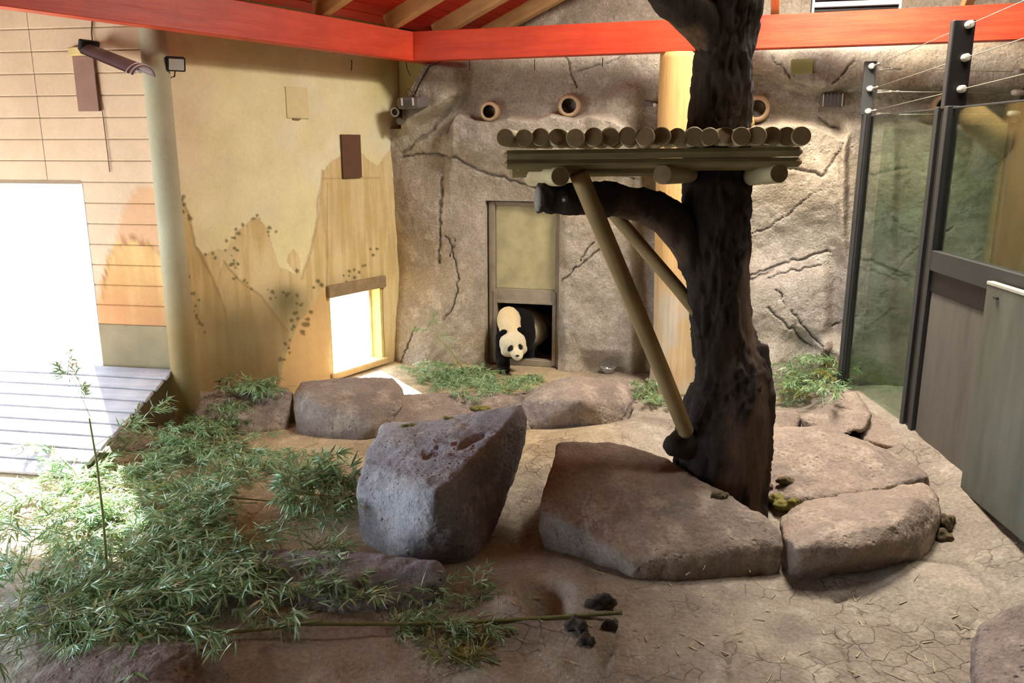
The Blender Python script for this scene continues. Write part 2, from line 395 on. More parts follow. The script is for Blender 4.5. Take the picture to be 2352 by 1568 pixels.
CRB = [([(1300, 640), (1330, 610), (1355, 590), (1382, 566)], 5), ([(1338, 592), (1360, 562), (1372, 548)], 4),
       ([(1716, 640), (1760, 622), (1790, 602), (1840, 592), (1870, 578), (1902, 572)], 8), ([(1716, 630), (1775, 610), (1800, 596)], 5), ([(1760, 632), (1810, 618), (1880, 605)], 4),
       ([(1765, 698), (1795, 728), (1822, 752), (1860, 790)], 6), ([(1815, 706), (1850, 750), (1892, 792)], 5), ([(1890, 792), (1880, 840), (1872, 900)], 7),
       ([(1775, 655), (1795, 670), (1800, 700)], 3), ([(1035, 535), (1052, 580), (1062, 640), (1055, 690), (1034, 724)], 5), ([(1054, 552), (1040, 590)], 3),
       ([(1024, 410), (1020, 480), (1018, 600)], 9), ([(930, 352), (985, 310), (1035, 262), (1060, 222)], 11),
       ([(935, 360), (1000, 352), (1060, 362), (1100, 385), (1160, 405), (1245, 432)], 9), ([(1300, 130), (1315, 170), (1332, 205)], 5), ([(1320, 165), (1400, 145), (1440, 130)], 5),
       ([(1770, 136), (1798, 170), (1815, 196), (1842, 205)], 5), ([(1950, 140), (1930, 172), (1905, 195)], 4), ([(1880, 400), (1905, 370), (1925, 330)], 6),
       ([(1920, 300), (1900, 290), (1880, 270)], 9), ([(1720, 535), (1760, 520), (1800, 495), (1860, 440)], 3), ([(1910, 745), (1940, 722), (1960, 718)], 5),
       ([(940, 820), (955, 780), (970, 740)], 4), ([(1880, 400), (1840, 392), (1800, 384)], 8), ([(1412, 380), (1440, 400), (1470, 410)], 5), ([(2020, 640), (2060, 610), (2110, 560), (2180, 520)], 6)]
cb = np.zeros(len(u_))
bxj = bp[:, 0]+5*fbm(q3, 14, 2, 71); byj = bp[:, 1]+5*fbm(q3, 14, 2, 74)
for pts, w in CRB: cb = np.maximum(cb, 1-sstep(w*0.12, w*0.55, dline(bxj, byj, pts)))
h -= cb*0.035
h = np.maximum(h, 0.01)-1.05*sstep(3.80, 4.35, z_)
indoor = (u_ >= U0-1e-6) & (u_ <= U1+1e-6) & (z_ <= ZD+1e-6); h = np.where(indoor, -0.03, h); h = h-(h-0.03)*0.7*cx(bp[:, 0], 1340, 1440, 20)*sstep(790, 835, bp[:, 1])*(h > 0.03)
cellu = (uu[:-1]+uu[1:])/2; cellz = (zz[:-1]+zz[1:])/2
cu, cz = np.meshgrid(cellu, cellz, indexing='ij')
keep = ~((cu > HU0) & (cu < HU1) & (cz < HZ1))
_cp = proj((CC+cu.ravel()[:, None]*EB+cz.ravel()[:, None]*EZ+0.15*NB))
cut = inpoly(_cp[:, 0], _cp[:, 1], [(700, -900), (1010, -900), (1000, 100), (985, 152), (955, 205), (938, 250), (926, 295), (700, 300)])
keep &= ~cut.reshape(cu.shape)
WB = W0+h[:, None]*NB
wall_back, qb = gridmesh('wall_back', WB, NU, NV, M_rockwall, keep=keep)
tag(wall_back, 'cast rock back wall of the enclosure with ledges and cracks', None, None, 'structure')
wc = np.ones((len(u_), 3)); n_ = fbm(q3, 1.6, 4, 81); n2_ = fbm(q3, 0.8, 3, 85)
wc *= 1+0.06*n_[:, None]
och = sstep(0.05, 0.45, n2_)[:, None]; wc *= 1-och*A(0.0, 0.07, 0.20)
cool = sstep(0.05, 0.45, -n2_)[:, None]; wc *= 1-cool*A(0.06, 0.06, 0.0)
wc *= (1-0.35*cb)[:, None]
rust = (np.exp(-((bx_-1190)/260)**2)*sstep(300, 420, by_))[:, None]; wc *= 1-rust*A(0, 0.02, 0.05)
setcol(wall_back, wc)
def hback(px, py):
    w = onback(px, py); k = np.argmin((u_-(w-CC)@EB)**2+(z_-w[2])**2); return float(h[k])
# plain wall core behind the rock skin, left open at the hatch
M_dark = simple('den_plaster', (92, 90, 86), 0.9)
M_cream = simple('cream_plaster', (214, 200, 140), 0.85, var=0.06, scale=2)
def wpanel(name, u0, u1, z0, z1, hh, th, mat, parent=None):
    c = CC+EB*(u0+u1)/2+EZ*(z0+z1)/2+NB*(hh-th/2)
    return box(name, c, (u1-u0, th, z1-z0), mat, parent, EB, NB, EZ, 0.0)
wpanel('wall_core', -0.35, HU0, -0.1, 3.9, -0.05, 0.2, M_cream, wall_back); wpanel('wall_core', HU1, 9.6, -0.1, 3.6, -0.05, 0.2, M_dark, wall_back)
wpanel('wall_core', HU0, HU1, HZ1, 3.6, -0.05, 0.2, M_dark, wall_back)
wpanel('wall_core', -1.6, 9.6, 3.5, TOP, -1.30, 0.2, M_dark, wall_back); wpanel('wall_core', -1.6, 9.6, 3.5, 3.6, -0.12, 1.3, M_dark, wall_back)
# den behind the hatch
den = root('den', CC+EB*(HU0+HU1)/2-NB*1.5, 'dark den room behind the keeper hatch', None, None, 'structure')
def dbox(name, u0, u1, v0, v1, z0, z1, mat=M_dark):
    c = CC+EB*(u0+u1)/2-NB*(v0+v1)/2+EZ*(z0+z1)/2; return box(name, c, (u1-u0, v1-v0, z1-z0), mat, den, EB, NB, EZ, 0)
ul, ur = HU0-0.35, HU1+1.1
dbox('den_floor', ul, ur, 0.25, 3.2, -0.14, 0.03, simple('den_floor_paint', (150, 126, 86), 0.7)); dbox('den_roof', ul, ur, 0.25, 3.2, 1.9, 2.0)
dbox('den_side', ul-0.1, ul, 0.25, 3.2, -0.1, 2.0); dbox('den_side', ur, ur+0.1, 0.25, 3.2, -0.1, 2.0)
SL0 = (PP(1157, 705, CC-NB*3.2, NB)-CC)@EB
dbox('den_end', ul-0.1, SL0-0.025, 3.2, 3.3, -0.1, 2.0); dbox('den_end', SL0+0.025, ur+0.1, 3.2, 3.3, -0.1, 2.0)     # narrow gap of daylight

# ------------------------------------------------------------------ keeper hatch in the back wall
hb = root('door_1', CC+EB*(U0+U1)/2, 'tall weathered keeper hatch with raised slide, panda walking out of it', None, None, 'structure')
M_frame = simple('hatch_steel', (146, 132, 112), 0.7, var=0.2, scale=6, bmp=0.2)
M_slide = simple('hatch_slide', (176, 164, 120), 0.45, var=0.22, scale=3.5, bmp=0.05)
def bu(x, y=650): return float((onback(x, y)-CC)@EB)
def bz(y, x=1205): return float(onback(x, y)[2])
def hpan(name, x0, x1, y0, y1, hh, th, mat):
    u0, u1, z0, z1 = bu(x0), bu(x1), bz(y1), bz(y0)
    return box(name, CC+EB*(u0+u1)/2+EZ*(z0+z1)/2+NB*(hh-th/2), (u1-u0, th, z1-z0), mat, hb, EB, NB, EZ, 0.006)
hpan('jamb', 1124, 1138, 464, 838, 0.02, 0.10, M_frame); hpan('jamb', 1275, 1286, 464, 838, 0.02, 0.10, M_frame)
hpan('head_rail', 1138, 1275, 464, 473, 0.01, 0.08, M_frame)
slide = hpan('slide', 1138, 1275, 473, 664, -0.02, 0.03, M_slide)
hpan('mid_rail', 1138, 1275, 664, 692, 0.015, 0.05, M_frame); hpan('opening_head', 1138, 1275, 690, 697, 0.035, 0.06, M_frame)
hpan('opening_stile', 1134, 1143, 668, 836, 0.035, 0.08, M_frame); hpan('opening_stile', 1270, 1279, 668, 836, 0.035, 0.08, M_frame)
hpan('threshold', 1143, 1270, 824, 838, 0.035, 0.12, M_frame)

# ------------------------------------------------------------------ mural wall (left)
M_mural, nt, bs = newmat('mural_paint'); v = coords(nt)
at = N(nt, 'ShaderNodeAttribute', attribute_name='paint')
f = noise(nt, v, 2.2, 5, 0.6); f2 = noise(nt, v, 30, 4, 0.7)
c_ = mixc(nt, 1.0, at.outputs['Color'], ramp(nt, f, [(0.3, (0.90, 0.88, 0.86)), (0.7, (1.06, 1.06, 1.04))]), 'MULTIPLY')
c_ = mixc(nt, 1.0, c_, ramp(nt, f2, [(0.3, (0.94,)*3), (0.7, (1.04,)*3)]), 'MULTIPLY')
nt.links.new(c_, bs.inputs['Base Color']); bs.inputs['Roughness'].default_value = 0.8; bs.inputs['Specular IOR Level'].default_value = 0.25
bump(nt, bs, f2, 0.12, 0.01)
DOTS = []
_r = random.Random(5)
for line, k, s in ([(440, 500), (415, 455), (395, 480), (400, 560), (405, 650), (412, 690)], 22, 7), ([(470, 586), (520, 578), (535, 540), (560, 520), (592, 500), (612, 515), (625, 545)], 20, 6), \
        ([(535, 560), (540, 640), (620, 690)], 14, 6), ([(690, 620), (680, 720), (650, 820)], 16, 7), ([(430, 640), (450, 700), (470, 770)], 14, 6), ([(735, 640), (705, 720), (690, 770)], 10, 8), \
        ([(780, 640), (830, 610), (880, 540)], 12, 6), ([(600, 660), (660, 680), (700, 680)], 10, 6), ([(270, 556), (300, 545), (330, 552), (350, 575), (370, 600)], 22, 7), ([(250, 570), (238, 640), (232, 700)], 8, 4):
    for _k in range(k):
        t = _r.random()*(len(line)-1); i = int(t); t -= i
        DOTS.append((line[i][0]*(1-t)+line[i+1][0]*t+_r.gauss(0, 6), line[i][1]*(1-t)+line[i+1][1]*t+_r.gauss(0, 6), s*_r.uniform(0.5, 1.1)))
def mural(X, Y, W):
    """painted colours (linear) at mural positions measured in the photograph"""
    n = len(X); q = W; f1 = fbm(q, 1.3, 4, 21); f2 = fbm(q, 5, 3, 27)
    sky = A(*lin((240, 230, 184)))[None]*np.ones((n, 1)); pink = A(*lin((242, 218, 188))); yel = A(*lin((234, 222, 150))); wht = A(*lin((242, 236, 206)))
    def bl(c, m, col): return c*(1-m[:, None])+np.asarray(col)*m[:, None]
    c = bl(sky, sstep(-0.1, 0.5, f1)*0.6, yel); c = bl(c, sstep(0.1, 0.5, -f1)*0.7, wht)
    c = bl(c, (1-sstep(330, 620, X+60*f2))*0.75, pink); c = bl(c, (1-sstep(340, 400, X))*0.8, A(*lin((222, 190, 160)))); c = bl(c, sstep(780, 900, X)*(1-sstep(150, 330, Y))*0.5, A(*lin((206, 190, 96))))
    streak = fbm(np.stack([q[:, 0]*9, q[:, 1]*9, q[:, 2]*0.9], 1), 1.6, 4, 33)
    ochre = A(*lin((212, 186, 130))); ochl = A(*lin((228, 208, 160))); och2 = A(*lin((192, 162, 108)))
    def mount(c, poly, top, alpha=1.0, base_=ochre, lite=ochl):
        m = inpoly(X+4*f2, Y+4*f1, poly).astype(float)*alpha
        col = base_*(1-sstep(-0.4, 0.4, streak)[:, None])+lite*sstep(-0.4, 0.4, streak)[:, None]
        return bl(c, m, 0)+col*m[:, None]
    c = mount(c, [(690, 640), (655, 600), (660, 585), (672, 572), (684, 580), (690, 600), (694, 640)], 570)
    c = mount(c, [(455, 900), (452, 640), (466, 590), (484, 578), (505, 572), (520, 580), (527, 560), (545, 530), (572, 508), (590, 497), (605, 510), (618, 530), (626, 560), (634, 590), (642, 614), (655, 618), (700, 640), (720, 900)], 500)
    c = mount(c, [(380, 900), (386, 520), (392, 470), (402, 456), (420, 462), (436, 490), (444, 530), (448, 565), (470, 590), (490, 640), (520, 720), (560, 900)], 455, 1, och2, ochre)
    c = mount(c, [(500, 900), (500, 640), (516, 600), (545, 640), (600, 680), (660, 760), (700, 900)], 500, 0.7, och2, ochre)
    c = mount(c, [(630, 900), (640, 830), (672, 740), (694, 640), (706, 600), (726, 520), (735, 470), (740, 392), (762, 368), (790, 352), (830, 350), (868, 382), (880, 360), (900, 335), (930, 290), (990, 280), (990, 900)], 350, 1, ochre, ochl)
    c = mount(c, [(230, 900), (226, 690), (240, 600), (262, 560), (300, 548), (340, 560), (385, 600), (395, 900)], 548, 1, A(*lin((220, 168, 108))), A(*lin((232, 190, 130))))
    c = bl(c, inpoly(X+5*f2, Y, [(262, 560), (280, 480), (305, 440), (340, 425), (372, 450), (392, 520), (392, 600), (340, 560), (300, 548)]).astype(float)*0.75, A(*lin((222, 168, 124))))
    c = bl(c, (X < 395)*sstep(600, 730, Y+20*f2)*(1-sstep(395, 420, X))*0.5, A(*lin((196, 120, 82))))
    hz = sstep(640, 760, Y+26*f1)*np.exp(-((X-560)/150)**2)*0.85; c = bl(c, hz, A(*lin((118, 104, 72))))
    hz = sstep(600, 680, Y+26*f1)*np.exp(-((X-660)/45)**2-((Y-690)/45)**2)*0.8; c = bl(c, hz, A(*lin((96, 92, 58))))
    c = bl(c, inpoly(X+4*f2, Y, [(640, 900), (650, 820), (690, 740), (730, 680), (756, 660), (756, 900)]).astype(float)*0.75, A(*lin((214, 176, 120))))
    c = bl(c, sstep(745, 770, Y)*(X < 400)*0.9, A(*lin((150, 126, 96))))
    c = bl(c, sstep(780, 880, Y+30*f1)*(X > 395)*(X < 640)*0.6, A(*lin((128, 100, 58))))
    for (x1, y1), (x2, y2) in (((740, 410), (872, 408)), ((752, 420), (752, 670)), ((925, 296), (925, 300))):
        c = bl(c, (1-sstep(0.8, 2.5, dline(X, Y, [(x1, y1), (x2, y2)])))*0.35, A(*lin((120, 90, 50))))
    for pts in ([(392, 470), (402, 456), (420, 462), (436, 490), (448, 565), (490, 640), (520, 720)], [(694, 640), (726, 520), (740, 392)], [(516, 600), (545, 640), (600, 680), (660, 760)], [(235, 690), (250, 580), (300, 548), (340, 560), (385, 600)]):
        c = bl(c, (1-sstep(0.5, 5, dline(X+4*f2, Y, pts)))*0.4, A(*lin((134, 100, 56))))
    gd = np.zeros(n)
    for x, y, s in DOTS: gd = np.maximum(gd, 1-sstep(s*0.4, s*0.95, np.hypot((X-x)+7*f2, Y-y)))
    dcol = np.where((X < 385)[:, None], A(*lin((170, 104, 74))), A(*lin((92, 84, 44))))
    return c*(1-0.8*gd[:, None])+dcol*0.8*gd[:, None]
LW = float(np.linalg.norm(PC-CC))
def lu(x, y): return float(-(onleft(x, y)-CC)@D1)
WU0, WU1 = lu(882, 760), lu(757, 760); WZ0, WZ1 = float(onleft(820, 842)[2]), float(onleft(815, 668)[2])
lu_ = np.unique(np.concatenate([np.linspace(-0.02, LW, 230), [WU0, WU1]])); lz_ = np.unique(np.concatenate([np.linspace(-0.1, 4.3, 330), [WZ0, WZ1], np.linspace(4.4, TOP, 10)]))
LU, LZ = np.meshgrid(lu_, lz_, indexing='ij'); W = CC-LU.ravel()[:, None]*D1+LZ.ravel()[:, None]*EZ
mp_ = proj(W); W = W+(0.012*fbm(W, 1.5, 3, 4))[:, None]*N1
cu, cz = np.meshgrid((lu_[:-1]+lu_[1:])/2, (lz_[:-1]+lz_[1:])/2, indexing='ij')
wall_left, _ = gridmesh('wall_left', W, len(lu_), len(lz_), M_mural, keep=~((cu > WU0) & (cu < WU1) & (cz > WZ0) & (cz < WZ1)))
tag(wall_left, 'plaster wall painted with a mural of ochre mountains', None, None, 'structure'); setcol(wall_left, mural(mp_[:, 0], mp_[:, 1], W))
M_core = simple('wall_masonry', (170, 160, 140), 0.9)
def lpanel(name, a, b, z0, z1, hh, th, mat, parent=None, bev=0.0):
    c = CC-D1*(a+b)/2+EZ*(z0+z1)/2+N1*(hh-th/2); return box(name, c, (b-a, th, z1-z0), mat, parent, -D1, N1, EZ, bev)
for a, b, z0, z1 in ((-0.25, WU0, -0.1, TOP), (WU1, LW, -0.1, TOP), (WU0, WU1, -0.1, WZ0), (WU0, WU1, WZ1, TOP)): lpanel('wall_core', a, b, z0, z1, -0.03, 0.22, M_core, wall_left)
lpanel('wall_core', -1.9, -0.25, 3.7, TOP, -0.03, 0.22, M_core, wall_left)
# low window
win = root('window_1', CC-D1*(WU0+WU1)/2+EZ*WZ0, 'small low bright window in the mural wall', None, None, 'structure')
M_lint = simple('window_lintel', (150, 128, 96), 0.8, var=0.25); M_jamb = simple('window_jamb', (206, 186, 120), 0.7); M_wht = simple('white_paint', (226, 224, 216), 0.6, var=0.04)
lpanel('lintel', WU0-0.03, WU1+0.02, WZ1-0.02, WZ1+0.13, 0.05, 0.30, M_lint, win, 0.01)
lpanel('jamb', WU0, WU0+0.05, WZ0, WZ1-0.02, -0.002, 0.24, M_jamb, win, 0.004); lpanel('jamb', WU1-0.04, WU1, WZ0, WZ1-0.02, -0.002, 0.24, M_jamb, win, 0.004)
lpanel('frame_stile', WU0+0.05, WU0+0.09, WZ0+0.03, WZ1-0.02, -0.16, 0.05, M_wht, win, 0.004)
lpanel('sill', WU0-0.03, WU1+0.03, WZ0-0.07, WZ0+0.015, 0.05, 0.30, simple('window_sill', (204, 176, 122), 0.8), win, 0.012)
# small painted-over cover and brown ventilation board on the mural
hz = root('wall_cover', onleft(682, 235), 'square painted-over access cover high on the mural wall', 'access cover')
M_cov = simple('cover_paint', (228, 214, 164), 0.8, var=0.05)
def lrect(name, x0, x1, y0, y1, hh, th, mat, parent, bev=0.003):
    a, b = lu(x1, (y0+y1)/2), lu(x0, (y0+y1)/2); z0, z1 = float(onleft((x0+x1)/2, y1)[2]), float(onleft((x0+x1)/2, y0)[2])
    return lpanel(name, a, b, z0, z1, hh, th, mat, parent, bev)
cvp = lrect('cover_plate', 656, 707, 200, 272, 0.016, 0.02, M_cov, hz, 0.006); lrect('pull_slot', 671, 688, 272, 275, 0.024, 0.02, M_lint, cvp)
hz = root('vent_board', onleft(805, 405), 'dark brown upright board on the mural mountain', 'board')
M_brown = simple('brown_board', (104, 72, 52), 0.6); lrect('board_face', 783, 826, 309, 408, 0.03, 0.03, M_brown, hz)

# ------------------------------------------------------------------ planked wall, ramp and bright doorway (far left): reflections built as solid parts
SD = float((onplank(190, 425)-PC)@G1); ZT = float(onplank(190, 425)[2]); ZS = 0.50; SE = 4.2
wall_pl = root('wall_left_planked', PC+G1*1.5, 'reflected wall of horizontal painted boards built solid beside the bright doorway', None, None, 'structure')
def ppanel(name, s0, s1, z0, z1, hh, th, mat, parent=None, bev=0.0):
    c = PC+G1*(s0+s1)/2+EZ*(z0+z1)/2+NG*(hh-th/2); return box(name, c, (s1-s0, th, z1-z0), mat, parent, G1, NG, EZ, bev)
SLIT = None
for a, b, z0, z1 in ((0, SD, -0.1, TOP), (SD+1.9, SE, -0.1, TOP), (SD, SD+1.9, -0.1, ZS), (SD, SD+1.9, ZT, TOP)): ppanel('wall_core', a, b, z0, z1, -0.02, 0.16, M_core, wall_pl)
def plank(s0, s1, z0, z1):
    ns = max(2, int((s1-s0)/0.03)); s = np.linspace(s0, s1, ns)
    prof = [(-0.02, z0+0.002), (0.003, z0+0.002), (0.010, z0+0.012), (0.010, (z0+z1)/2-0.03), (0.010, (z0+z1)/2+0.03), (0.010, z1-0.012), (0.003, z1-0.002), (-0.02, z1-0.002)]
    V = np.array([PC+G1*a+NG*(hh+0.006)+EZ*z for a in s for hh, z in prof])
    o, _ = gridmesh('plank', V, ns, len(prof), M_mural, wall_pl)
    o.data.polygons.foreach_set('use_smooth', [False]*len(o.data.polygons))
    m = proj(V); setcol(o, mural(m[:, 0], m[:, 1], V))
zp = 1.05
plz = [zp+0.203*k for k in range(18)]
for z0 in plz:
    z1 = z0+0.203
    if z1 <= ZT+0.02: plank(0.02, SD, z0, z1)
    elif z0 < ZT: plank(0.02, SD, z0, z1); plank(SD, 2.9, ZT+0.01, z1)
    else: plank(0.02, 0.02+1.25, z0, z1) ; plank(0.02+1.255, 2.9, z0, z1)
ppanel('plinth', 0.0, SD, -0.1, zp, 0.02, 0.04, simple('plinth_plaster', (150, 132, 100), 0.9, var=0.2, scale=3), wall_pl)
dr = root('door_2', PC+G1*(SD+0.9)+EZ*ZS, 'reflected doorway built as an open one, blazing with white daylight', None, None, 'structure')
ppanel('jamb', SD-0.015, SD+0.02, ZS, ZT, 0.02, 0.2, M_wht, dr, 0.004); ppanel('jamb', SD+1.88, SD+1.915, ZS, ZT, 0.02, 0.2, M_wht, dr, 0.004)
ppanel('head', SD-0.015, SD+1.915, ZT-0.02, ZT+0.015, 0.02, 0.2, M_wht, dr, 0.004)
leaf = box('door_leaf', PC+G1*(SD+0.14)+EZ*(ZS+ZT)/2-NG*0.16, (0.24, 0.03, ZT-ZS-0.05), M_wht, dr, G1, NG, EZ, 0.004)
ppanel('sill', SD-0.1, SD+2.0, ZS-0.06, ZS, 0.06, 0.30, M_wht, dr, 0.006)
# outside: pale sunlit ground
box('ground_outside', (-20, 12, -0.35), (48, 50, 0.2), simple('pale_gravel', (214, 208, 198), 0.9), bev=0)['kind'] = 'structure'
# corner pilaster, added to stand for a grey band of the reflection
pil = [PC+NG*0.02+N1*0.02+EZ*z for z in (-0.1, 1.0, 2.0, 3.0, 4.0, 5.0, TOP)]
pv, pf = tubedata(pil, [0.13, 0.125, 0.12, 0.12, 0.12, 0.12, 0.12], 28)
pil_o = mesh('trim_1', pv, pf, M_mural, smooth=True); tag(pil_o, 'rounded grey-green pilaster added between mural and boards for a reflected band', None, None, 'structure')
pc_ = np.repeat(A(*lin((178, 172, 146)))[None], len(pv), 0); pc_ = np.where((pv[:, 2] < 1.05)[:, None], A(*lin((150, 126, 84))), pc_); setcol(pil_o, pc_)
# ramp from doorway sill to floor, added in place of a reflected deck
rmp = root('board_ramp', PC+G1*0.9+NG*0.7, 'sloping ramp of weathered grey boards standing in for a reflected deck floor', 'ramp')
M_ramp = wood('ramp_boards', (168, 160, 162), (196, 190, 192), 0, 0.7)
r0, r1 = 0.06, 2.6
for k in range(9):
    t = k/9; d = 0.16+k*0.155; z = 0.60-0.60*t+0.02
    a = PC+G1*(r0+0.015*k)+NG*d+EZ*(z-0.03); b = PC+G1*r1+NG*d+EZ*(z-0.03)
    upv = EZ+NG*0.42; lbar('board', a, b, 0.148, 0.035, M_ramp, rmp, up=upv/np.linalg.norm(upv))
for s in (0.35, 1.4, 2.4):
    lbar('bearer', PC+G1*s+NG*0.10+EZ*0.50, PC+G1*s+NG*1.42+EZ*-0.02, 0.06, 0.09, M_ramp, rmp)

# ------------------------------------------------------------------ other walls and ceiling (mostly out of view)
M_plain = simple('plain_plaster', (128, 122, 110), 0.9)
BR = CC+EB*9.6
tag(box('wall_right', (7.6, (BR[1]-1.6)/2, TOP/2), (0.2, BR[1]+1.9, TOP+0.2), M_plain, bev=0), None, None, None, 'structure')
tag(box('wall_front', (0, -1.6, TOP/2), (16, 0.2, TOP+0.2), simple('dark_gallery', (70, 62, 56), 0.9), bev=0), None, None, None, 'structure')
LE = PC+G1*SE
wls = root('wall_left_side', A(LE[0], 3.5, 0), 'plain unseen side wall with a wide opening added to let in daylight', None, None, 'structure')  # opening added so low bluish daylight reaches the left-facing rock
for y0, y1, z0, z1 in ((-1.8, 0.4, -0.1, TOP), (7.4, LE[1]+0.1, -0.1, TOP), (0.4, 7.4, -0.1, 0.4), (0.4, 7.4, 2.6, TOP)):
    box('wall_core', (LE[0]-0.05, (y0+y1)/2, (z0+z1)/2), (0.2, y1-y0, z1-z0), M_plain, wls, bev=0)
cl = [CC-N1*0.2+D1*1.8, BR-NB*1.6, A(7.8, -1.8, 0), A(LE[0]-0.2, -1.8, 0), LE-NG*0.2, PC-NG*0.15]
V = np.array([c*A(1, 1, 0)+EZ*TOP for c in cl]+[c*A(1, 1, 0)+EZ*(TOP+0.15) for c in cl]); k = len(cl)
ceil = mesh('ceiling', V, [tuple(range(k)), tuple(range(k, 2*k))[::-1]]+[(i, i+k, (i+1) % k+k, (i+1) % k) for i in range(k)], simple('ceiling_timber', (150, 110, 76), 0.8))
tag(ceil, 'timber roof over the enclosure', None, None, 'structure')
M_rwood = wood('rooflight_frame', (180, 150, 110), (200, 170, 125))
for cx_, cy_, sx, sy in ((2.6, 7.4, 1.3, 1.2), (3.3, 5.7, 1.2, 1.0)):
    for a, b in (((-1, -1), (1, -1)), ((1, -1), (1, 1)), ((1, 1), (-1, 1)), ((-1, 1), (-1, -1))):
        lbar('rooflight_frame', A(cx_+a[0]*(sx/2+0.04), cy_+a[1]*(sy/2+0.04), TOP-0.04), A(cx_+b[0]*(sx/2+0.04), cy_+b[1]*(sy/2+0.04), TOP-0.04), 0.07, 0.08, M_rwood, ceil)

# ------------------------------------------------------------------ red beams, rafters, red roof boards
def redwood(name, c1, c2):
    return wood(name, c1, c2, 0, 0.45, 2.2, 0.18, 0.4)
M_red = redwood('red_stain', (192, 56, 32), (212, 76, 44)); M_redd = redwood('red_boards', (186, 34, 22), (204, 46, 28))
M_raft = wood('rafter_pine', (190, 150, 96), (214, 176, 120), 0, 0.6)
BZ0, BZ1 = 3.80, 4.13
def zline(x, y, z): return P(x, y, z)
c_bot = zline(950, 140, BZ0); r_bot = zline(1600, 117, BZ0)
eb2 = (r_bot-c_bot)*A(1, 1, 0); eb2 /= np.linalg.norm(eb2)
l_bot = zline(215, 42, BZ0); db2 = (c_bot-l_bot)*A(1, 1, 0); db2 /= np.linalg.norm(db2)
nb2 = np.cross(EZ, eb2); nb2 = nb2 if nb2[1] > 0 else -nb2; nl2 = np.cross(EZ, db2); nl2 = nl2 if nl2[0] < 0 else -nl2
zc = EZ*(BZ1-BZ0)/2; BT = 0.16
bm1 = lbar('roof_beam', c_bot+nb2*BT/2+zc+eb2*0.0, c_bot+nb2*BT/2+zc+eb2*3.34, BT, BZ1-BZ0, M_red)
tag(bm1, 'bright red roof beam running from the corner to the dark tree trunk', 'beam', 'red roof beams')
bm2 = lbar('roof_beam', c_bot+nb2*BT/2+zc+eb2*3.36, c_bot+nb2*BT/2+zc+eb2*9.0, BT, BZ1-BZ0, M_red)
tag(bm2, 'bright red roof beam right of the tree, behind the wires', 'beam', 'red roof beams')
bm3 = lbar('roof_beam', c_bot+nl2*BT/2+zc-db2*6.2, c_bot+nl2*BT/2+zc+db2*1.15, BT, BZ1-BZ0, M_red)
tag(bm3, 'dark red roof beam running along the top of the mural wall', 'beam', 'red roof beams')
slope = math.radians(20); rdir = -nl2*math.cos(slope)+EZ*math.sin(slope); rup = nl2*math.sin(slope)+EZ*math.cos(slope)
def eave(t): return c_bot+db2*t+EZ*(BZ1-BZ0)
for k, (px, ) in enumerate(((570,), (757,), (918,), (1068,), (1200,))):
    t = [-2.45, -1.38, -0.27, 0.62, 1.5][k]
    e = eave(t)+nl2*0.15+EZ*0.07
    r = lbar('rafter', e, e+rdir*2.9, 0.11, 0.19, M_raft)
    tag(r, ['pale pine rafter nearest the left edge under the red roof boards', 'pale pine rafter second from the left under the red roof boards', 'pale pine rafter meeting the corner of the red beams',
            'pale pine rafter just right of the red beam corner', 'dim pine rafter where the red roof boards meet the rock wall'][k], 'rafter', 'rafters under the red roof')
e = eave(-4.85)+nl2*0.15+EZ*0.07
roof = root('ceiling_red', eave(0), 'red stained roof boards above the rafters', None, None, 'structure')
for k in range(18):
    d = -0.3+0.175*k
    a = eave(-6.4)+rdir*(d+0.085)+rup*0.215; b = eave(3.2)+rdir*(d+0.085)+rup*0.215
    lbar('board', a, b, 0.168, 0.022, M_redd, roof, up=rup)
for k, (px, off) in enumerate(((1779, 0.10), (2222, 0.12))):
    w = zline(px, 42 if k == 0 else 28, BZ1)+nb2*0.08
    dirv = -nb2*0.90+EZ*0.44
    r = lbar('rafter', w-dirv*0.15+EZ*0.09, w+dirv*3.0+EZ*0.09, 0.085, 0.16, M_raft)
    tag(r, ['pale rafter on the red beam just right of the trunk', 'pale rafter on the red beam above the tall wire post'][k], 'rafter', 'rafters over the back beam')
# loose nails / wires under the beams
M_blk = simple('black_rubber', (26, 24, 24), 0.6)
# ------------------------------------------------------------------ boulders
SURF = []          # things bamboo can lie on: (verts, faces)
def addsurf(o):
    me = o.data; n = len(me.vertices); co = np.empty(n*3, np.float32); me.vertices.foreach_get('co', co)
    SURF.append((co.reshape(-1, 3)+np.array(base(o)), [tuple(p.vertices) for p in me.polygons]))
def remeshed(V, Fs, voxel, smooth_it, fac=0.5):
    me = bpy.data.meshes.new('tmp'); me.from_pydata([tuple(v) for v in V], [], Fs); o = bpy.data.objects.new('tmp', me); COL.objects.link(o)
    r = o.modifiers.new('r', 'REMESH'); r.mode = 'VOXEL'; r.voxel_size = voxel
    if smooth_it: s = o.modifiers.new('s', 'SMOOTH'); s.factor = fac; s.iterations = smooth_it
    dg = bpy.context.evaluated_depsgraph_get(); ev = o.evaluated_get(dg); m2 = ev.to_mesh()
    n = len(m2.vertices); co = np.empty(n*3, np.float32); m2.vertices.foreach_get('co', co)
    nr = np.empty(n*3, np.float32); m2.vertices.foreach_get('normal', nr)
    q = [tuple(p.vertices) for p in m2.polygons]; ev.to_mesh_clear()
    bpy.data.objects.remove(o); bpy.data.meshes.remove(me)
    return co.reshape(-1, 3).astype(float), nr.reshape(-1, 3).astype(float), q
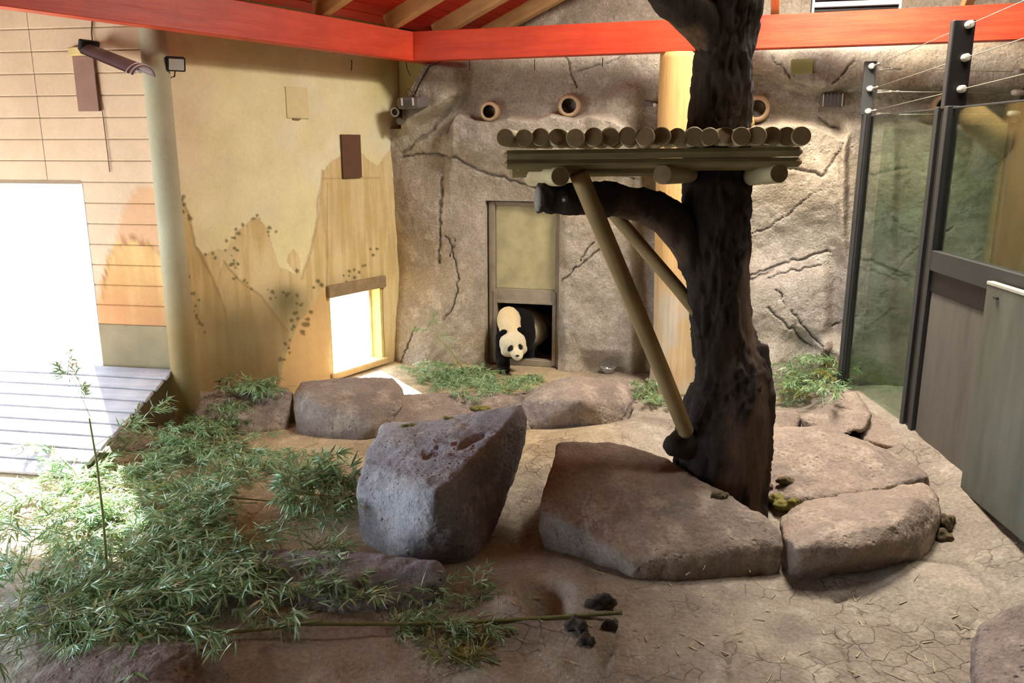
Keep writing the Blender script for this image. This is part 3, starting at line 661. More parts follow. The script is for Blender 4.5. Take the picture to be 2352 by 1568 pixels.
def hull(pts):
    bm = bmesh.new()
    for p in pts: bm.verts.new(p)
    r = bmesh.ops.convex_hull(bm, input=bm.verts)
    bmesh.ops.delete(bm, geom=[v for v in bm.verts if not v.link_faces], context='VERTS')
    bm.verts.index_update(); out = np.array([v.co[:] for v in bm.verts]), [tuple(v.index for v in f.verts) for f in bm.faces]; bm.free(); return out
def boulder(label, pix, mat, voxel=0.021, it=5, amp=0.028, seed=1, grooves=(), name='boulder', group='cast boulders', deep=0.14, extra=()):
    """pix: (x, y, z) measured outline points with their heights"""
    pts = [P(x, y, z) for x, y, z in pix]+[A(*e) for e in extra]
    pts += [A(p[0], p[1], -deep) for p in pts if p[2] < 0.06]
    V, Fs = hull(pts); V, n, q = remeshed(V, Fs, voxel, it)
    rid = 1-2*np.abs(fbm(V, 2.6, 3, seed+21))
    V = V+n*(amp*1.6*fbm(V, 1.7, 3, seed)+amp*0.55*fbm(V, 6, 3, seed+5)+amp*0.5*rid+0.013*fbm(V, 17, 3, seed+9, 0.7))[:, None]
    if len(grooves):
        pp = proj(V); j = 5*fbm(V, 9, 2, seed+3)
        for pl, w, dp in grooves: V = V-n*(dp*(1-sstep(w*0.2, w, dline(pp[:, 0]+j, pp[:, 1]+j, pl))))[:, None]
    c = V.mean(0); c[2] = 0
    o = mesh(name, V, q, mat, None, True, loc=c); tag(o, label, 'boulder', group); addsurf(o); return o
addsurf(floor_o)
boulder('big angular boulder with bluish pitted face, centre foreground', [(880, 978, .50), (1195, 934, .78), (1206, 962, .70), (1040, 1108, .62), (1000, 1130, .60), (835, 1062, .42), (818, 1130, .32), (833, 1240, 0), (905, 1288, 0), (972, 1296, 0), (1092, 1284, 0), (1150, 1165, .12), (1188, 1060, .4), (1120, 1180, 0.0), (1190, 1010, 0), (900, 1020, 0), (990, 1190, .40)], M_rockg, it=2, amp=0.02, seed=3,
        grooves=[([(980, 1048), (1010, 1030), (1060, 1022), (1110, 1000)], 9, 0.03)])
boulder('wide boulder leaning beside the tree trunk with dark straight front face', [(1280, 1018, .52), (1268, 1060, .52), (1400, 1012, .50), (1530, 1050, .46), (1560, 1108, .38), (1640, 1150, .32), (1770, 1198, .28), (1800, 1232, .22), (1793, 1252, .18), (1790, 1310, 0), (1700, 1318, 0), (1482, 1334, 0), (1445, 1318, .02), (1452, 1290, .16), (1300, 1240, .12), (1240, 1225, .14), (1236, 1165, .34), (1262, 1262, 0), (1330, 1285, 0), (1500, 1090, 0), (1330, 1080, 0)], M_rock, it=5, amp=0.024, seed=8)
boulder('long rounded boulder with dark undercut edge at the right', [(1800, 1205, .16), (1798, 1232, .20), (1830, 1260, .24), (1960, 1262, .24), (2080, 1246, .24), (1812, 1306, 0), (1850, 1312, 0), (2080, 1284, 0), (2130, 1270, 0), (2158, 1215, .12), (2165, 1180, .20), (2150, 1130, .30), (2120, 1106, .34), (2000, 1118, .32), (1850, 1150, .24), (1790, 1190, .16), (1900, 1230, .30), (2060, 1200, .36), (1830, 1180, 0), (2140, 1150, 0)], M_rock, it=7, amp=0.022, seed=12)
boulder('sloping rock behind the long cracked boulder, right of the trunk', [(1750, 1020, .34), (1775, 984, .36), (1880, 982, .42), (1950, 1018, .42), (2060, 1058, .38), (2128, 1096, .34), (2126, 1112, .26), (2000, 1128, .26), (1850, 1150, .18), (1760, 1146, .12), (1720, 1100, .1), (1770, 1000, 0), (2120, 1060, 0), (1760, 1150, 0), (2120, 1120, 0)], M_rock, it=7, amp=0.025, seed=15)
boulder('small pale rock in the gap behind the tree trunk', [(1772, 946, .32), (1828, 944, .32), (1838, 962, .26), (1830, 985, .2), (1770, 992, .2), (1770, 940, .0), (1840, 990, 0), (1765, 995, 0), (1836, 940, 0)], M_rock, it=5, amp=0.012, seed=18)
boulder('arching pale rock at the foot of the glass partition', [(1838, 960, .36), (1900, 940, .42), (1935, 905, .46), (1960, 900, .46), (2000, 950, .40), (1985, 985, .34), (1935, 1000, .30), (1860, 990, .26), (1840, 975, .2), (1850, 960, .05), (2010, 960, 0), (1970, 900, 0), (1985, 1000, .1)], M_rock, it=6, amp=0.018, seed=21,
        grooves=[([(1905, 1000), (1935, 1012), (1960, 1000)], 16, 0.06)])
boulder('low kerb rock running along under the glass partition', [(1935, 890, .30), (1975, 930, .30), (2085, 1010, .30), (2070, 1030, .26), (1980, 1010, .24), (2090, 1045, .12), (1960, 960, .1), (1990, 1030, .04), (2100, 1030, 0), (1945, 880, 0)], M_rock, it=5, amp=0.014, seed=24)
boulder('flat-topped grey boulder with blue-grey side, left of the ledge', [(675, 905, .28), (690, 878, .34), (760, 868, .37), (900, 868, .37), (922, 888, .33), (925, 930, .24), (860, 985, .12), (770, 1004, .02), (690, 985, .05), (676, 950, .14), (730, 925, .34), (850, 940, .28), (700, 905, 0), (920, 900, 0), (765, 1006, 0), (870, 1000, 0)], M_rock, it=5, amp=0.016, seed=28)
boulder('low saddle of rock between the two back boulders', [(860, 920, .22), (1000, 905, .22), (1120, 905, .22), (1230, 912, .20), (1250, 940, .14), (1200, 985, .04), (1100, 975, .1), (880, 985, .06), (850, 990, 0), (1240, 985, 0), (1240, 900, 0), (860, 905, 0)], M_rock, it=6, amp=0.018, seed=31)
boulder('smooth domed tan boulder in front of the steel bowl', [(1195, 920, .24), (1240, 890, .34), (1320, 864, .42), (1420, 872, .40), (1448, 890, .34), (1456, 930, .22), (1440, 965, .1), (1420, 985, .02), (1330, 972, .10), (1220, 975, .06), (1195, 955, .10), (1200, 985, 0), (1430, 988, 0), (1450, 900, 0), (1230, 890, 0), (1330, 920, .38)], M_rock, it=6, amp=0.015, seed=36,
        grooves=[([(1422, 988), (1432, 965), (1450, 945), (1456, 930)], 6, 0.02)])
boulder('flat slab of rock against the mural wall by the bamboo', [(440, 925, .26), (470, 900, .30), (560, 890, .30), (660, 902, .28), (672, 915, .24), (668, 945, .14), (655, 975, .02), (560, 990, .04), (460, 985, .06), (440, 960, .1), (450, 990, 0), (660, 985, 0), (480, 885, 0), (660, 890, 0)], M_rock, it=4, amp=0.016, seed=40)
boulder('low flat rock below the mural, left of the slab', [(335, 900, .30), (360, 878, .34), (450, 880, .34), (470, 900, .30), (450, 950, .1), (340, 950, .1), (330, 960, 0), (460, 960, 0), (350, 870, 0)], M_rock, it=5, amp=0.016, seed=43)
boulder('low purple-grey slab under bamboo leaves, front left', [(470, 1285, .14), (560, 1264, .18), (760, 1270, .22), (940, 1288, .24), (1008, 1296, .24), (1022, 1318, .20), (1012, 1372, .06), (985, 1405, 0), (800, 1440, 0), (560, 1420, 0), (470, 1360, .04), (480, 1280, 0), (990, 1290, 0), (760, 1340, .20)], M_rockg, it=5, amp=0.022, seed=47)
boulder('rounded brown boulder at the bottom left edge', [(60, 1568, .14), (150, 1510, .20), (300, 1478, .24), (450, 1478, .22), (500, 1500, .16), (520, 1600, .1), (300, 1640, .2), (40, 1640, .1), (120, 1500, 0), (500, 1480, 0), (560, 1650, 0), (20, 1660, 0)], M_rockd, it=6, amp=0.018, seed=50)
boulder('dark grey rough boulder at the bottom right corner', [(2245, 1500, .14), (2262, 1440, .2), (2310, 1408, .24), (2400, 1395, .26), (2500, 1480, .28), (2480, 1640, .2), (2260, 1620, .1), (2240, 1560, .06), (2235, 1480, 0), (2260, 1640, 0), (2540, 1500, 0), (2330, 1405, 0), (2540, 1640, 0)], M_rockd, it=5, amp=0.024, seed=54)
boulder('reddish rounded rock at the back wall beside the glass', [(1893, 800, .55), (1908, 768, .62), (1935, 762, .62), (1960, 790, .5), (1965, 850, .1), (1895, 850, .15), (1885, 880, 0), (1970, 880, 0), (1900, 800, .05), (1960, 800, .05)], M_rock, it=6, amp=0.012, seed=58)

# ------------------------------------------------------------------ stripped log column
def attrwood(name, rough=0.7, bmp=0.2, stretch=(14, 14, 0.9)):
    m, nt, bs = newmat(name); at = N(nt, 'ShaderNodeAttribute', attribute_name='paint')
    f = noise(nt, coords(nt, stretch), 1.6, 6, 0.65)
    c = mixc(nt, 1.0, at.outputs['Color'], ramp(nt, f, [(0.3, (0.82, 0.76, 0.66)), (0.7, (1.08, 1.08, 1.08))]), 'MULTIPLY')
    nt.links.new(c, bs.inputs['Base Color']); bs.inputs['Roughness'].default_value = rough; bs.inputs['Specular IOR Level'].default_value = 0.3
    bump(nt, bs, f, bmp, 0.02); return m
M_col = attrwood('stripped_log')
cb_ = P(1545, 890, 0); YC = cb_[1]
colr = root('log_column', cb_, 'pale stripped tree-trunk column holding up the red beam', 'column')
cpts = []; crad = []
for y, xl, xr in ((900, 1490, 1594), (860, 1495, 1592), (780, 1500, 1594), (650, 1503, 1596), (500, 1505, 1600), (350, 1508, 1604), (240, 1511, 1606), (116, 1518, 1612)):
    c = PY((xl+xr)/2, y, YC); cpts.append(c); crad.append((xr-xl)/2*(YC*math.cos(PITCH)+(CAMH-c[2])*math.sin(PITCH))/FPX)
cpts = np.array(cpts); t = np.linspace(0, 1, 60); z = np.interp(t, [0, 1], [cpts[0, 2], BZ0+0.0]); ii = np.argsort(cpts[:, 2])
pts = np.stack([np.interp(z, cpts[ii, 2], cpts[ii, k]) for k in range(3)], 1); pts[:, 2] = z
rad = np.interp(z, cpts[ii, 2], np.array(crad)[ii]); V, Fs = tubedata(pts, rad, 40)
cen = np.repeat(pts, 40, 0); dv = V-cen; V = V+dv*(0.08*fbm(V*A(1, 1, 0.35), 3.0, 3, 61))[:, None]
sh = mesh('shaft', V, Fs, M_col, colr, True)
lo = sstep(1.55, 0.85, V[:, 2]+0.35*fbm(V*A(1, 1, .5), 4, 4, 63))[:, None]; fl = sstep(0.0, 0.25, fbm(V*A(1, 1, .5), 6, 4, 66))[:, None]
cc_ = A(*lin((212, 172, 112)))*(1-lo*(0.5+0.5*fl))+A(*lin((196, 182, 160)))*(lo*(0.5+0.5*fl)); setcol(sh, cc_)
_s = PY(1600, 330, YC); _e = PY(1722, 262, YC-0.25)
V, Fs = tubedata([_s, _s*0.6+_e*0.4, _s*0.15+_e*0.85, _e, _e+(_e-_s)*0.03], [0.17, 0.16, 0.15, 0.12, 0.04], 24)
kb = mesh('branch_stub', V, Fs, M_col, colr, True); setcol(kb, np.repeat(A(*lin((214, 176, 112)))[None], len(V), 0))

# ------------------------------------------------------------------ tree with climbing platform
M_bark, nt, bs = newmat('bark'); v = coords(nt, (7, 7, 1.6)); f = noise(nt, v, 4.0, 7, 0.75); at = N(nt, 'ShaderNodeAttribute', attribute_name='paint')
c_ = ramp(nt, f, [(0.30, (0.55,)*3), (0.72, (1.25,)*3)]); nt.links.new(mixc(nt, 1.0, at.outputs['Color'], c_, 'MULTIPLY'), bs.inputs['Base Color'])
bs.inputs['Roughness'].default_value = 0.9; bs.inputs['Specular IOR Level'].default_value = 0.2; bump(nt, bs, f, 0.6, 0.03)
YT = 6.12
tree = root('tree_trunk', P(1650, 1140, .1), 'dark barked dead tree trunk with sawn side branch, standing among the boulders', 'tree')
prof = [(1190, 1653, 108), (1130, 1652, 100), (1050, 1658, 106), (980, 1664, 104), (930, 1676, 98), (880, 1684, 86), (830, 1674, 74), (780, 1664, 66), (700, 1657, 65), (600, 1650, 68), (500, 1648, 71), (420, 1647, 69), (300, 1648, 64), (200, 1658, 64), (100, 1668, 63), (0, 1679, 64), (-200, 1700, 62), (-420, 1722, 58)]
tp = []; tr = []
for y, x, r in prof:
    c = PY(x, y, YT); tp.append(c); tr.append(r*(YT*math.cos(PITCH)+(CAMH-c[2])*math.sin(PITCH))/FPX)
tp = np.array(tp); tr = np.array(tr); z = np.linspace(tp[0, 2], min(tp[-1, 2], 5.5), 330)
pts = np.stack([np.interp(z, tp[:, 2], tp[:, k]) for k in range(3)], 1); pts[:, 2] = z
ker = np.ones(9)/9
for k in (0, 1): pts[4:-4, k] = np.convolve(pts[:, k], ker, 'valid')
rad = np.interp(z, tp[:, 2], tr)
def barked(name, pts, rad, n, seed, parent, bare=0.35, ridge=0.038, capc=None):
    V, Fs = tubedata(pts, rad, n); cen = np.repeat(pts, n, 0); d = V-cen; d /= np.linalg.norm(d, axis=1)[:, None]+1e-9
    big = fbm(V*A(1, 1, .6), 2.1, 3, seed); bmask = sstep(bare-0.12, bare+0.02, fbm(V*A(1, 1, .4), 1.6, 3, seed+4)+0.15*big)
    rg = np.abs(fbm(V*A(1, 1, .30), 15, 4, seed+7)); fine = fbm(V*A(1, 1, .5), 36, 2, seed+9)
    V = V+d*(0.03*big+(ridge*(0.5-2.2*rg)+0.006*fine+0.012)*(1-bmask)-0.008*bmask)[:, None]
    o = mesh(name, V, Fs, M_bark, parent, True)
    bc = A(*lin((54, 45, 39)))[None]*(1-bmask[:, None])+A(*lin((88, 69, 54)))[None]*bmask[:, None]
    setcol(o, bc); return o, V
barked('trunk', pts, rad, 100, 101, tree, 0.38)
def pxpath(lst, step=26):
    p = []; r = []
    for x, y, rr, Y in lst:
        c = PY(x, y, Y); p.append(c); r.append(rr*(Y*math.cos(PITCH)+(CAMH-c[2])*math.sin(PITCH))/FPX)
    p = np.array(p); r = np.array(r); s = np.r_[0, np.cumsum(np.linalg.norm(np.diff(p, axis=0), axis=1))]; t = np.linspace(0, s[-1], step)
    q = np.stack([np.interp(t, s, p[:, k]) for k in range(3)], 1); k3 = np.ones(3)/3
    for _ in range(2):
        for k in range(3): q[1:-1, k] = np.convolve(q[:, k], k3, 'valid')
    return q, np.interp(t, s, r)
q, r = pxpath([(1236, 456, 29, 5.75), (1320, 458, 31, 5.8), (1400, 458, 38, 5.85), (1470, 470, 36, 5.95), (1530, 498, 40, 6.02), (1575, 545, 46, 6.08), (1625, 620, 50, 6.12)], 70)
sbr, _ = barked('side_branch', q, r, 40, 131, tree, 0.30, 0.018)
q0 = q[0]; dd = q[0]-q[3]; dd /= np.linalg.norm(dd)
M_cut = simple('sawn_wood_grey', (112, 108, 100), 0.8, var=0.2, scale=14); lathe('sawn_end', q0+dd*0.004, dd, [(0.001, 0.012), (0.06, 0.012), (0.085, 0.004), (0.088, -0.01)], M_cut, sbr, 28)
q, r = pxpath([(1665, 140, 40, 6.1), (1610, 50, 48, 6.05), (1550, -8, 50, 6.0), (1500, -75, 50, 5.95), (1440, -200, 46, 5.9)], 50)
barked('upper_branch', q, r, 40, 141, tree, 0.15, 0.014)
q, r = pxpath([(1600, 1015, 40, 6.05), (1560, 1020, 26, 5.92), (1537, 1023, 17, 5.85), (1528, 1023, 6, 5.84)], 20); barked('knot', q, r, 20, 151, tree, 0.5, 0.008)
q, r = pxpath([(1700, 890, 56, 6.1), (1734, 845, 32, 6.08), (1747, 812, 14, 6.06), (1753, 790, 4, 6.06)], 24); barked('broken_stub', q, r, 24, 155, tree, 0.1, 0.012)
q, r = pxpath([(1716, 900, 46, 6.0), (1748, 920, 26, 6.0), (1760, 945, 14, 6.0)], 20); barked('burl', q, r, 24, 157, tree, 0.6, 0.014)

plat = root('climbing_platform', PY(1500, 360, 5.9), 'climbing platform of round logs fixed round the tree trunk', 'platform')
M_log = wood('platform_log', (150, 136, 104), (184, 170, 132), 0, 0.75, 2.0, 0.25); M_logend = simple('platform_log_end', (108, 88, 58), 0.8, var=0.25, scale=12)
M_rail = wood('platform_rail', (112, 98, 66), (138, 122, 84), 0, 0.75, 2.0, 0.3); M_brace = wood('platform_brace', (128, 104, 66), (154, 128, 84), 0, 0.75, 2.0, 0.3)
LX = [1160, 1204, 1241, 1281, 1321, 1363, 1401, 1442, 1481, 1519, 1555, 1594, 1630, 1668, 1703, 1739, 1773, 1807, 1841]
ldir = A(math.sin(math.radians(8.5)), math.cos(math.radians(8.5)), -0.012)
rg = random.Random(3)
for k, x in enumerate(LX):
    y = 317-6*(x-1160)/680+rg.uniform(-2, 2); a = PY(x, y, 5.36-0.05*k/18+rg.uniform(-.02, .02)); r = 0.0585+rg.uniform(-.003, .003)
    o = llog('log', a, a+ldir*1.55, r, r*0.96, M_log, plat, 24, M_logend, 0.002, k)
RA, RB = PY(1157, 356, 5.62), PY(1842, 348, 5.5)
lbar('rail', RA, RB, 0.085, 0.062, M_rail, plat, bev=0.024); lbar('rail', RA-EZ*0.062, RB-EZ*0.066, 0.085, 0.062, M_rail, plat, bev=0.024)
lbar('rail', PY(1170, 388, 6.5), PY(1800, 380, 6.4), 0.09, 0.13, M_rail, plat, bev=0.024); lbar('rail', PY(1185, 386, 5.9), PY(1780, 382, 5.8), 0.07, 0.05, M_rail, plat, bev=0.02)
for a, b in (((1287, 405, 5.46), (1222, 408, 6.6)), ((1521, 401, 5.46), (1640, 398, 6.6)), ((1790, 398, 5.46), (1660, 412, 6.6))):
    llog('cross_log', PY(*a), PY(*b), 0.063, 0.066, M_log, plat, 24, M_logend, 0.002)
llog('brace', PY(1328, 396, 5.60), PY(1578, 992, 5.86), 0.062, 0.060, M_brace, plat, 20, M_logend, 0.004); llog('brace', PY(1372, 446, 6.4), PY(1612, 728, 6.15), 0.052, 0.05, M_brace, plat, 20, M_logend, 0.003)
boltp = PY(1300, 458, 5.69); lathe('bolt', boltp, A(0, -1, 0), [(0.028, 0), (0.028, 0.02), (0.016, 0.022), (0.016, 0.035), (0.001, 0.035)], simple('bolt_steel', (90, 86, 80), 0.5, 0.8), sbr, 14)

# ------------------------------------------------------------------ glass partition with wires (right)
M_steel = simple('dark_steel', (66, 66, 64), 0.5, 0.3, 0.12, 5, 0.05); M_steelb = simple('black_steel', (40, 37, 36), 0.45, 0.3, 0.1, 5, 0.05)
M_glass, nt, bs = newmat('partition_glass'); nt.nodes.remove(bs); out = nt.nodes['Material Output']
tb = N(nt, 'ShaderNodeBsdfTransparent'); tb.inputs[0].default_value = (0.80, 0.87, 0.82, 1); gb = N(nt, 'ShaderNodeBsdfGlossy'); gb.inputs['Roughness'].default_value = 0.02; gb.inputs[0].default_value = (0.95, 1, 0.97, 1)
mx = N(nt, 'ShaderNodeMixShader'); mx.inputs[0].default_value = 0.10; nt.links.new(tb.outputs[0], mx.inputs[1]); nt.links.new(gb.outputs[0], mx.inputs[2]); nt.links.new(mx.outputs[0], out.inputs[0])
M_pan = simple('dusty_panel', (104, 99, 90), 0.6, 0.0, 0.22, 2.2, 0.08, (3, 3, 0.5)); M_pan2 = simple('dusty_slide', (100, 99, 86), 0.6, 0.0, 0.20, 2.4, 0.08, (3, 3, 0.6))
M_por = simple('insulator', (206, 200, 184), 0.4, 0, 0.05); M_wire = simple('steel_wire', (190, 184, 168), 0.35, 0.6, 0.05)
Q1 = P(1935, 885, .2)*A(1, 1, 0); Q2 = P(2087, 1012, .2)*A(1, 1, 0); g = Q1-Q2; g /= np.linalg.norm(g); gn = np.cross(EZ, g)     # g to the back, gn to the left (room)
part = root('glass_partition', Q2, 'dark steel framed glass partition with grey lower panels at the right', 'partition')
ZG = 3.13
def gbox(name, c, along, thick, z0, z1, mat, bev=0.004, par=None): return box(name, np.asarray(c)*A(1, 1, 0)+EZ*(z0+z1)/2, (along, thick, z1-z0), mat, par or part, g, gn, EZ, bev)
def gpt(t, off=0.0): return Q2-g*t+gn*off          # t metres towards the camera
gbox('post', Q1, 0.09, 0.10, 0.05, ZG, M_steel); gbox('post', Q1-g*0.07+gn*0.01, 0.05, 0.05, 0.1, ZG, M_steelb)
gbox('post', Q2+g*0.09, 0.07, 0.10, 0.05, ZG, M_steel); gbox('post', Q2, 0.06, 0.06, 0.1, ZG-0.01, M_steelb); gbox('post', Q2-g*0.09, 0.07, 0.10, 0.05, ZG, M_steel)
e1 = gbox('wire_post', Q1+g*0.01+gn*0.02, 0.03, 0.12, ZG, 3.66, M_steel); e2 = gbox('wire_post', Q2-gn*0.05-g*0.02, 0.03, 0.17, ZG-0.02, 3.80, M_steelb)
gbox('wire_post', Q2+gn*0.035-g*0.0, 0.06, 0.015, ZG-0.02, 3.80, M_steel)
L12 = np.linalg.norm(Q1-Q2)
gbox('glass_pane', (Q1+Q2)/2, L12-0.2, 0.012, 0.12, ZG-0.02, M_glass, 0); gbox('top_rail', (Q1+Q2)/2, L12-0.2, 0.016, ZG-0.022, ZG-0.008, M_steel, 0.002)
gbox('bottom_channel', (Q1+Q2)/2, L12, 0.05, 0.05, 0.14, M_steel)
TF = 3.6
gbox('glass_pane', gpt(0.12+TF/2), TF, 0.012, 1.95, ZG-0.02, M_glass, 0); gbox('top_rail', gpt(0.12+TF/2), TF, 0.016, ZG-0.022, ZG-0.008, M_steel, 0.002)
gbox('transom', gpt(0.12+TF/2), TF, 0.09, 1.78, 1.95, M_steel); gbox('transom', gpt(0.12+TF/2, 0.0), TF, 0.05, 1.60, 1.78, M_steelb)
gbox('lower_panel', gpt(0.14+TF/2), TF, 0.03, 0.16, 1.60, M_pan); gbox('bottom_rail', gpt(0.12+TF/2, 0.01), TF, 0.07, 0.04, 0.17, M_steelb)
gbox('kerb_angle', gpt(0.12+TF/2, 0.07), TF, 0.03, 0.05, 0.16, M_steel)
sp = P(2209, 1122, 0.26); ts = float(-(sp-Q2)@g)
slp = gbox('sliding_panel', gpt(ts+1.2, 0.10), 2.4, 0.04, 0.26, 1.84, M_pan2); gbox('panel_cap', gpt(ts+1.2, 0.10), 2.4, 0.05, 1.84, 1.865, simple('panel_edge', (186, 180, 160), 0.6), par=slp); gbox('hook', gpt(ts+0.16, 0.13), 0.05, 0.02, 1.76, 1.775, M_steelb, par=slp)
Q3 = PY(2322, 500, Q1[1]+0.05)*A(1, 1, 0)
h3 = Q3-Q1; L3 = np.linalg.norm(h3); h3 /= L3; hn = np.cross(EZ, h3)
def hbox(name, c, along, thick, z0, z1, mat, bev=0.004): return box(name, np.asarray(c)*A(1, 1, 0)+EZ*(z0+z1)/2, (along, thick, z1-z0), mat, part, h3, hn, EZ, bev)
hbox('post', Q3, 0.28, 0.10, 0.05, 3.05, M_steel); hbox('glass_pane', (Q1+Q3)/2+h3*0.03, L3-0.3, 0.012, 0.1, 3.03, M_glass, 0); hbox('wire_post', Q3, 0.10, 0.10, 3.05, 3.7, M_steel)
hbox('glass_pane', Q3+h3*1.0, 1.7, 0.012, 0.1, 3.03, M_glass, 0)
M_turn = simple('turnbuckle_zinc', (176, 170, 156), 0.4, 0.6)
for k in range(3):
    a = PY(2006-4*k, 152+52*k, Q1[1]-0.03); w2 = PY(2222-9*k, 58+76*k-4*(k == 2), Q2[1]-0.04); w2b = w2+(w2-a)*0.0
    ins = lathe('insulator', a+A(-0.02, 0.03, 0), A(0.15, -1, 0.05), [(0.001, 0), (0.026, 0), (0.030, 0.02), (0.030, 0.04), (0.020, 0.05), (0.001, 0.05)], M_por, e1, 14)
    lathe('insulator', w2+A(0.0, 0.07, 0), A(0.1, -1, 0.05), [(0.001, 0), (0.030, 0), (0.031, 0.05), (0.030, 0.11), (0.026, 0.115), (0.001, 0.112)], M_por, e2, 14)
    dirw = (w2-a); tube('wire', [a, w2, w2+dirw*1.0, w2+dirw*2.2], 0.0035, M_wire, part, 5)
    lathe('wire_clamp', a+dirw*0.03, dirw, [(0.001, 0), (0.014, 0.0), (0.010, 0.05), (0.014, 0.07), (0.008, 0.10), (0.001, 0.1)], M_turn, part, 8)
    e = PY(2334-9*k, 165+48*k, Q3[1]-0.06); s = PY(2018-3*k, 157+53*k, Q1[1]-0.02)
    tube('wire', [s, e], 0.003, M_wire, part, 5)
    dv = (e-s)/np.linalg.norm(e-s)
    for sg in (-1, 1): tube('turnbuckle', [s+EZ*0.012*sg, s+dv*0.12+EZ*0.012*sg], 0.004, M_turn, part, 6)
    lathe('turnbuckle_eye', s+dv*0.12, dv, [(0.001, 0), (0.014, 0), (0.012, 0.03), (0.006, 0.06), (0.012, 0.08), (0.012, 0.11), (0.001, 0.12)], M_turn, part, 8)
    lathe('insulator', e+A(0.10, -0.02, 0), A(-1, -0.2, 0), [(0.001, 0), (0.030, 0), (0.032, 0.10), (0.024, 0.13), (0.001, 0.13)], M_por, part, 12)
# ------------------------------------------------------------------ fixtures on the walls and under the beams
M_clay = simple('clay_pipe', (176, 148, 116), 0.85, var=0.18); M_hole = simple('pipe_shade_black', (14, 12, 11), 0.95, bmp=0)
def pipe(label, x, y, rpx, hx=0.0):
    w = onback(x, y, hback(x, y)); r = rpx*10.2/FPX; t = root('clay_pipe', w, label, 'pipe', 'clay pipes in the rock wall')
    ax = CO-w; ax /= np.linalg.norm(ax); ax = ax*0.5+NB*0.7; ax /= np.linalg.norm(ax); c = w-ax*0.30
    lathe('pipe_wall', c, ax, [(r*1.25, 0), (r*1.12, 0.25), (r*1.02, 0.40), (r*0.90, 0.46), (r*0.68, 0.46), (r*0.62, 0.44)], M_clay, t, 36)
    lathe('pipe_bore', c, ax, [(r*0.625, 0.45), (r*0.62, 0.12), (0.001, 0.12)], M_hole, t, 28, True)  # shade inside the pipe put into the colour: near-black bore skin
pipe('clay pipe mouth in the rock at the left end of the ledge', 1127, 257, 22); pipe('larger clay pipe mouth above the middle of the ledge', 1309, 244, 25)
pipe('clay pipe mouth half hidden behind the tree trunk', 1738, 250, 27); pipe('clay pipe mouth seen between the wires behind the glass', 2168, 246, 26)
fl = root('floodlight', onleft(398, 148), 'small square floodlight on the mural wall beside the pilaster', 'lamp')
fc_ = onleft(405, 148, 0.20); fd = A(0.55, -0.80, -0.22); fd /= np.linalg.norm(fd); fs = np.cross(EZ, fd); fs /= np.linalg.norm(fs); fu = np.cross(fd, fs)
box('housing', fc_-fd*0.03, (0.06, 0.17, 0.13), M_blk, fl, fd, fs, fu, 0.01); box('reflector_glass', fc_+fd*0.003, (0.012, 0.135, 0.10), simple('lamp_glass', (214, 214, 208), 0.15, 0.4, 0.05), fl, fd, fs, fu, 0.003)
lbar('bracket', onleft(392, 150, 0.0), fc_-fd*0.05, 0.05, 0.04, simple('bracket_beige', (176, 164, 112), 0.6), fl); tube('cable', [fc_-fd*0.05-fu*0.05, fc_-fd*0.08-fu*0.12, fc_-fd*0.12-fu*0.13, onleft(400, 175, 0.01)], 0.006, M_blk, fl, 6)
hl = root('hanging_lamp', onplank(200, 190), 'reflected trough lamp built as a solid fixture high on the boarded wall', 'lamp')  # lamp belongs to the reflection, built here as a wall fixture
M_shade = simple('lamp_shade_mauve', (122, 102, 106), 0.5, 0.2, 0.08); M_rim = simple('lamp_rim', (206, 196, 196), 0.4, 0.3, 0.05)
w0 = onplank(182, 120, 0.0); lbar('wood_bracket', onplank(164, 119, 0.02), onplank(203, 117, 0.16), 0.07, 0.075, wood('bracket_wood', (206, 178, 120), (226, 198, 138)), hl)
z0, z1 = float(onplank(205, 256)[2]), float(onplank(190, 130)[2]); s0, s1 = [float((onplank(x, 190)-PC)@G1) for x in (228, 180)]
box('back_board', PC+G1*(s0+s1)/2+EZ*(z0+z1)/2+NG*0.035, (s1-s0, 0.03, z1-z0), simple('lamp_board', (150, 112, 96), 0.7), hl, G1, NG, EZ, 0.004)
a = onplank(203, 118, 0.20); b = onplank(332, 168, 0.38); d = b-a; L = np.linalg.norm(d); d /= L; sd_ = np.cross(d, EZ); sd_ /= np.linalg.norm(sd_); u = np.cross(sd_, d)
def trough(s, rr, dz, th0=-1.35, th1=1.35, n=14):
    th = np.linspace(th0, th1, n); return [a+d*s+sd_*math.sin(t)*rr+u*(math.cos(t)*rr*0.9-rr+dz) for t in th]
V = []; Fs = []; n = 14; st = [0, 0.05, L*0.5, L*0.93, L]; rr = [0.10, 0.12, 0.125, 0.13, 0.13]
for s, r in zip(st, rr): V += trough(s, r, 0.08)
for s, r in zip(st, rr): V += trough(s, r-0.01, 0.07)
m = len(st)
for k in range(m-1):
    for j in range(n-1):
        Fs.append((k*n+j, k*n+j+1, (k+1)*n+j+1, (k+1)*n+j)); o_ = m*n; Fs.append((o_+k*n+j, o_+(k+1)*n+j, o_+(k+1)*n+j+1, o_+k*n+j+1))
for k in range(m-1):
    for j in (0, n-1): Fs.append((k*n+j, (k+1)*n+j, m*n+(k+1)*n+j, m*n+k*n+j))
for k in (0, m-1):
    for j in range(n-1): Fs.append((k*n+j, k*n+j+1, m*n+k*n+j+1, m*n+k*n+j))
shd = mesh('shade', V, Fs, M_shade, hl, True)
for s in (L*0.90, L*0.97): tube('rim', trough(s, 0.136, 0.083, n=18), 0.006, M_rim, shd, 6)
tube('tube_light', [a+d*0.06+u*0.0, b-d*0.06+u*0.0], 0.018, M_rim, hl, 10); box('end_cap', a+u*0.05, (0.05, 0.2, 0.10), M_blk, hl, d, sd_, u, 0.01)
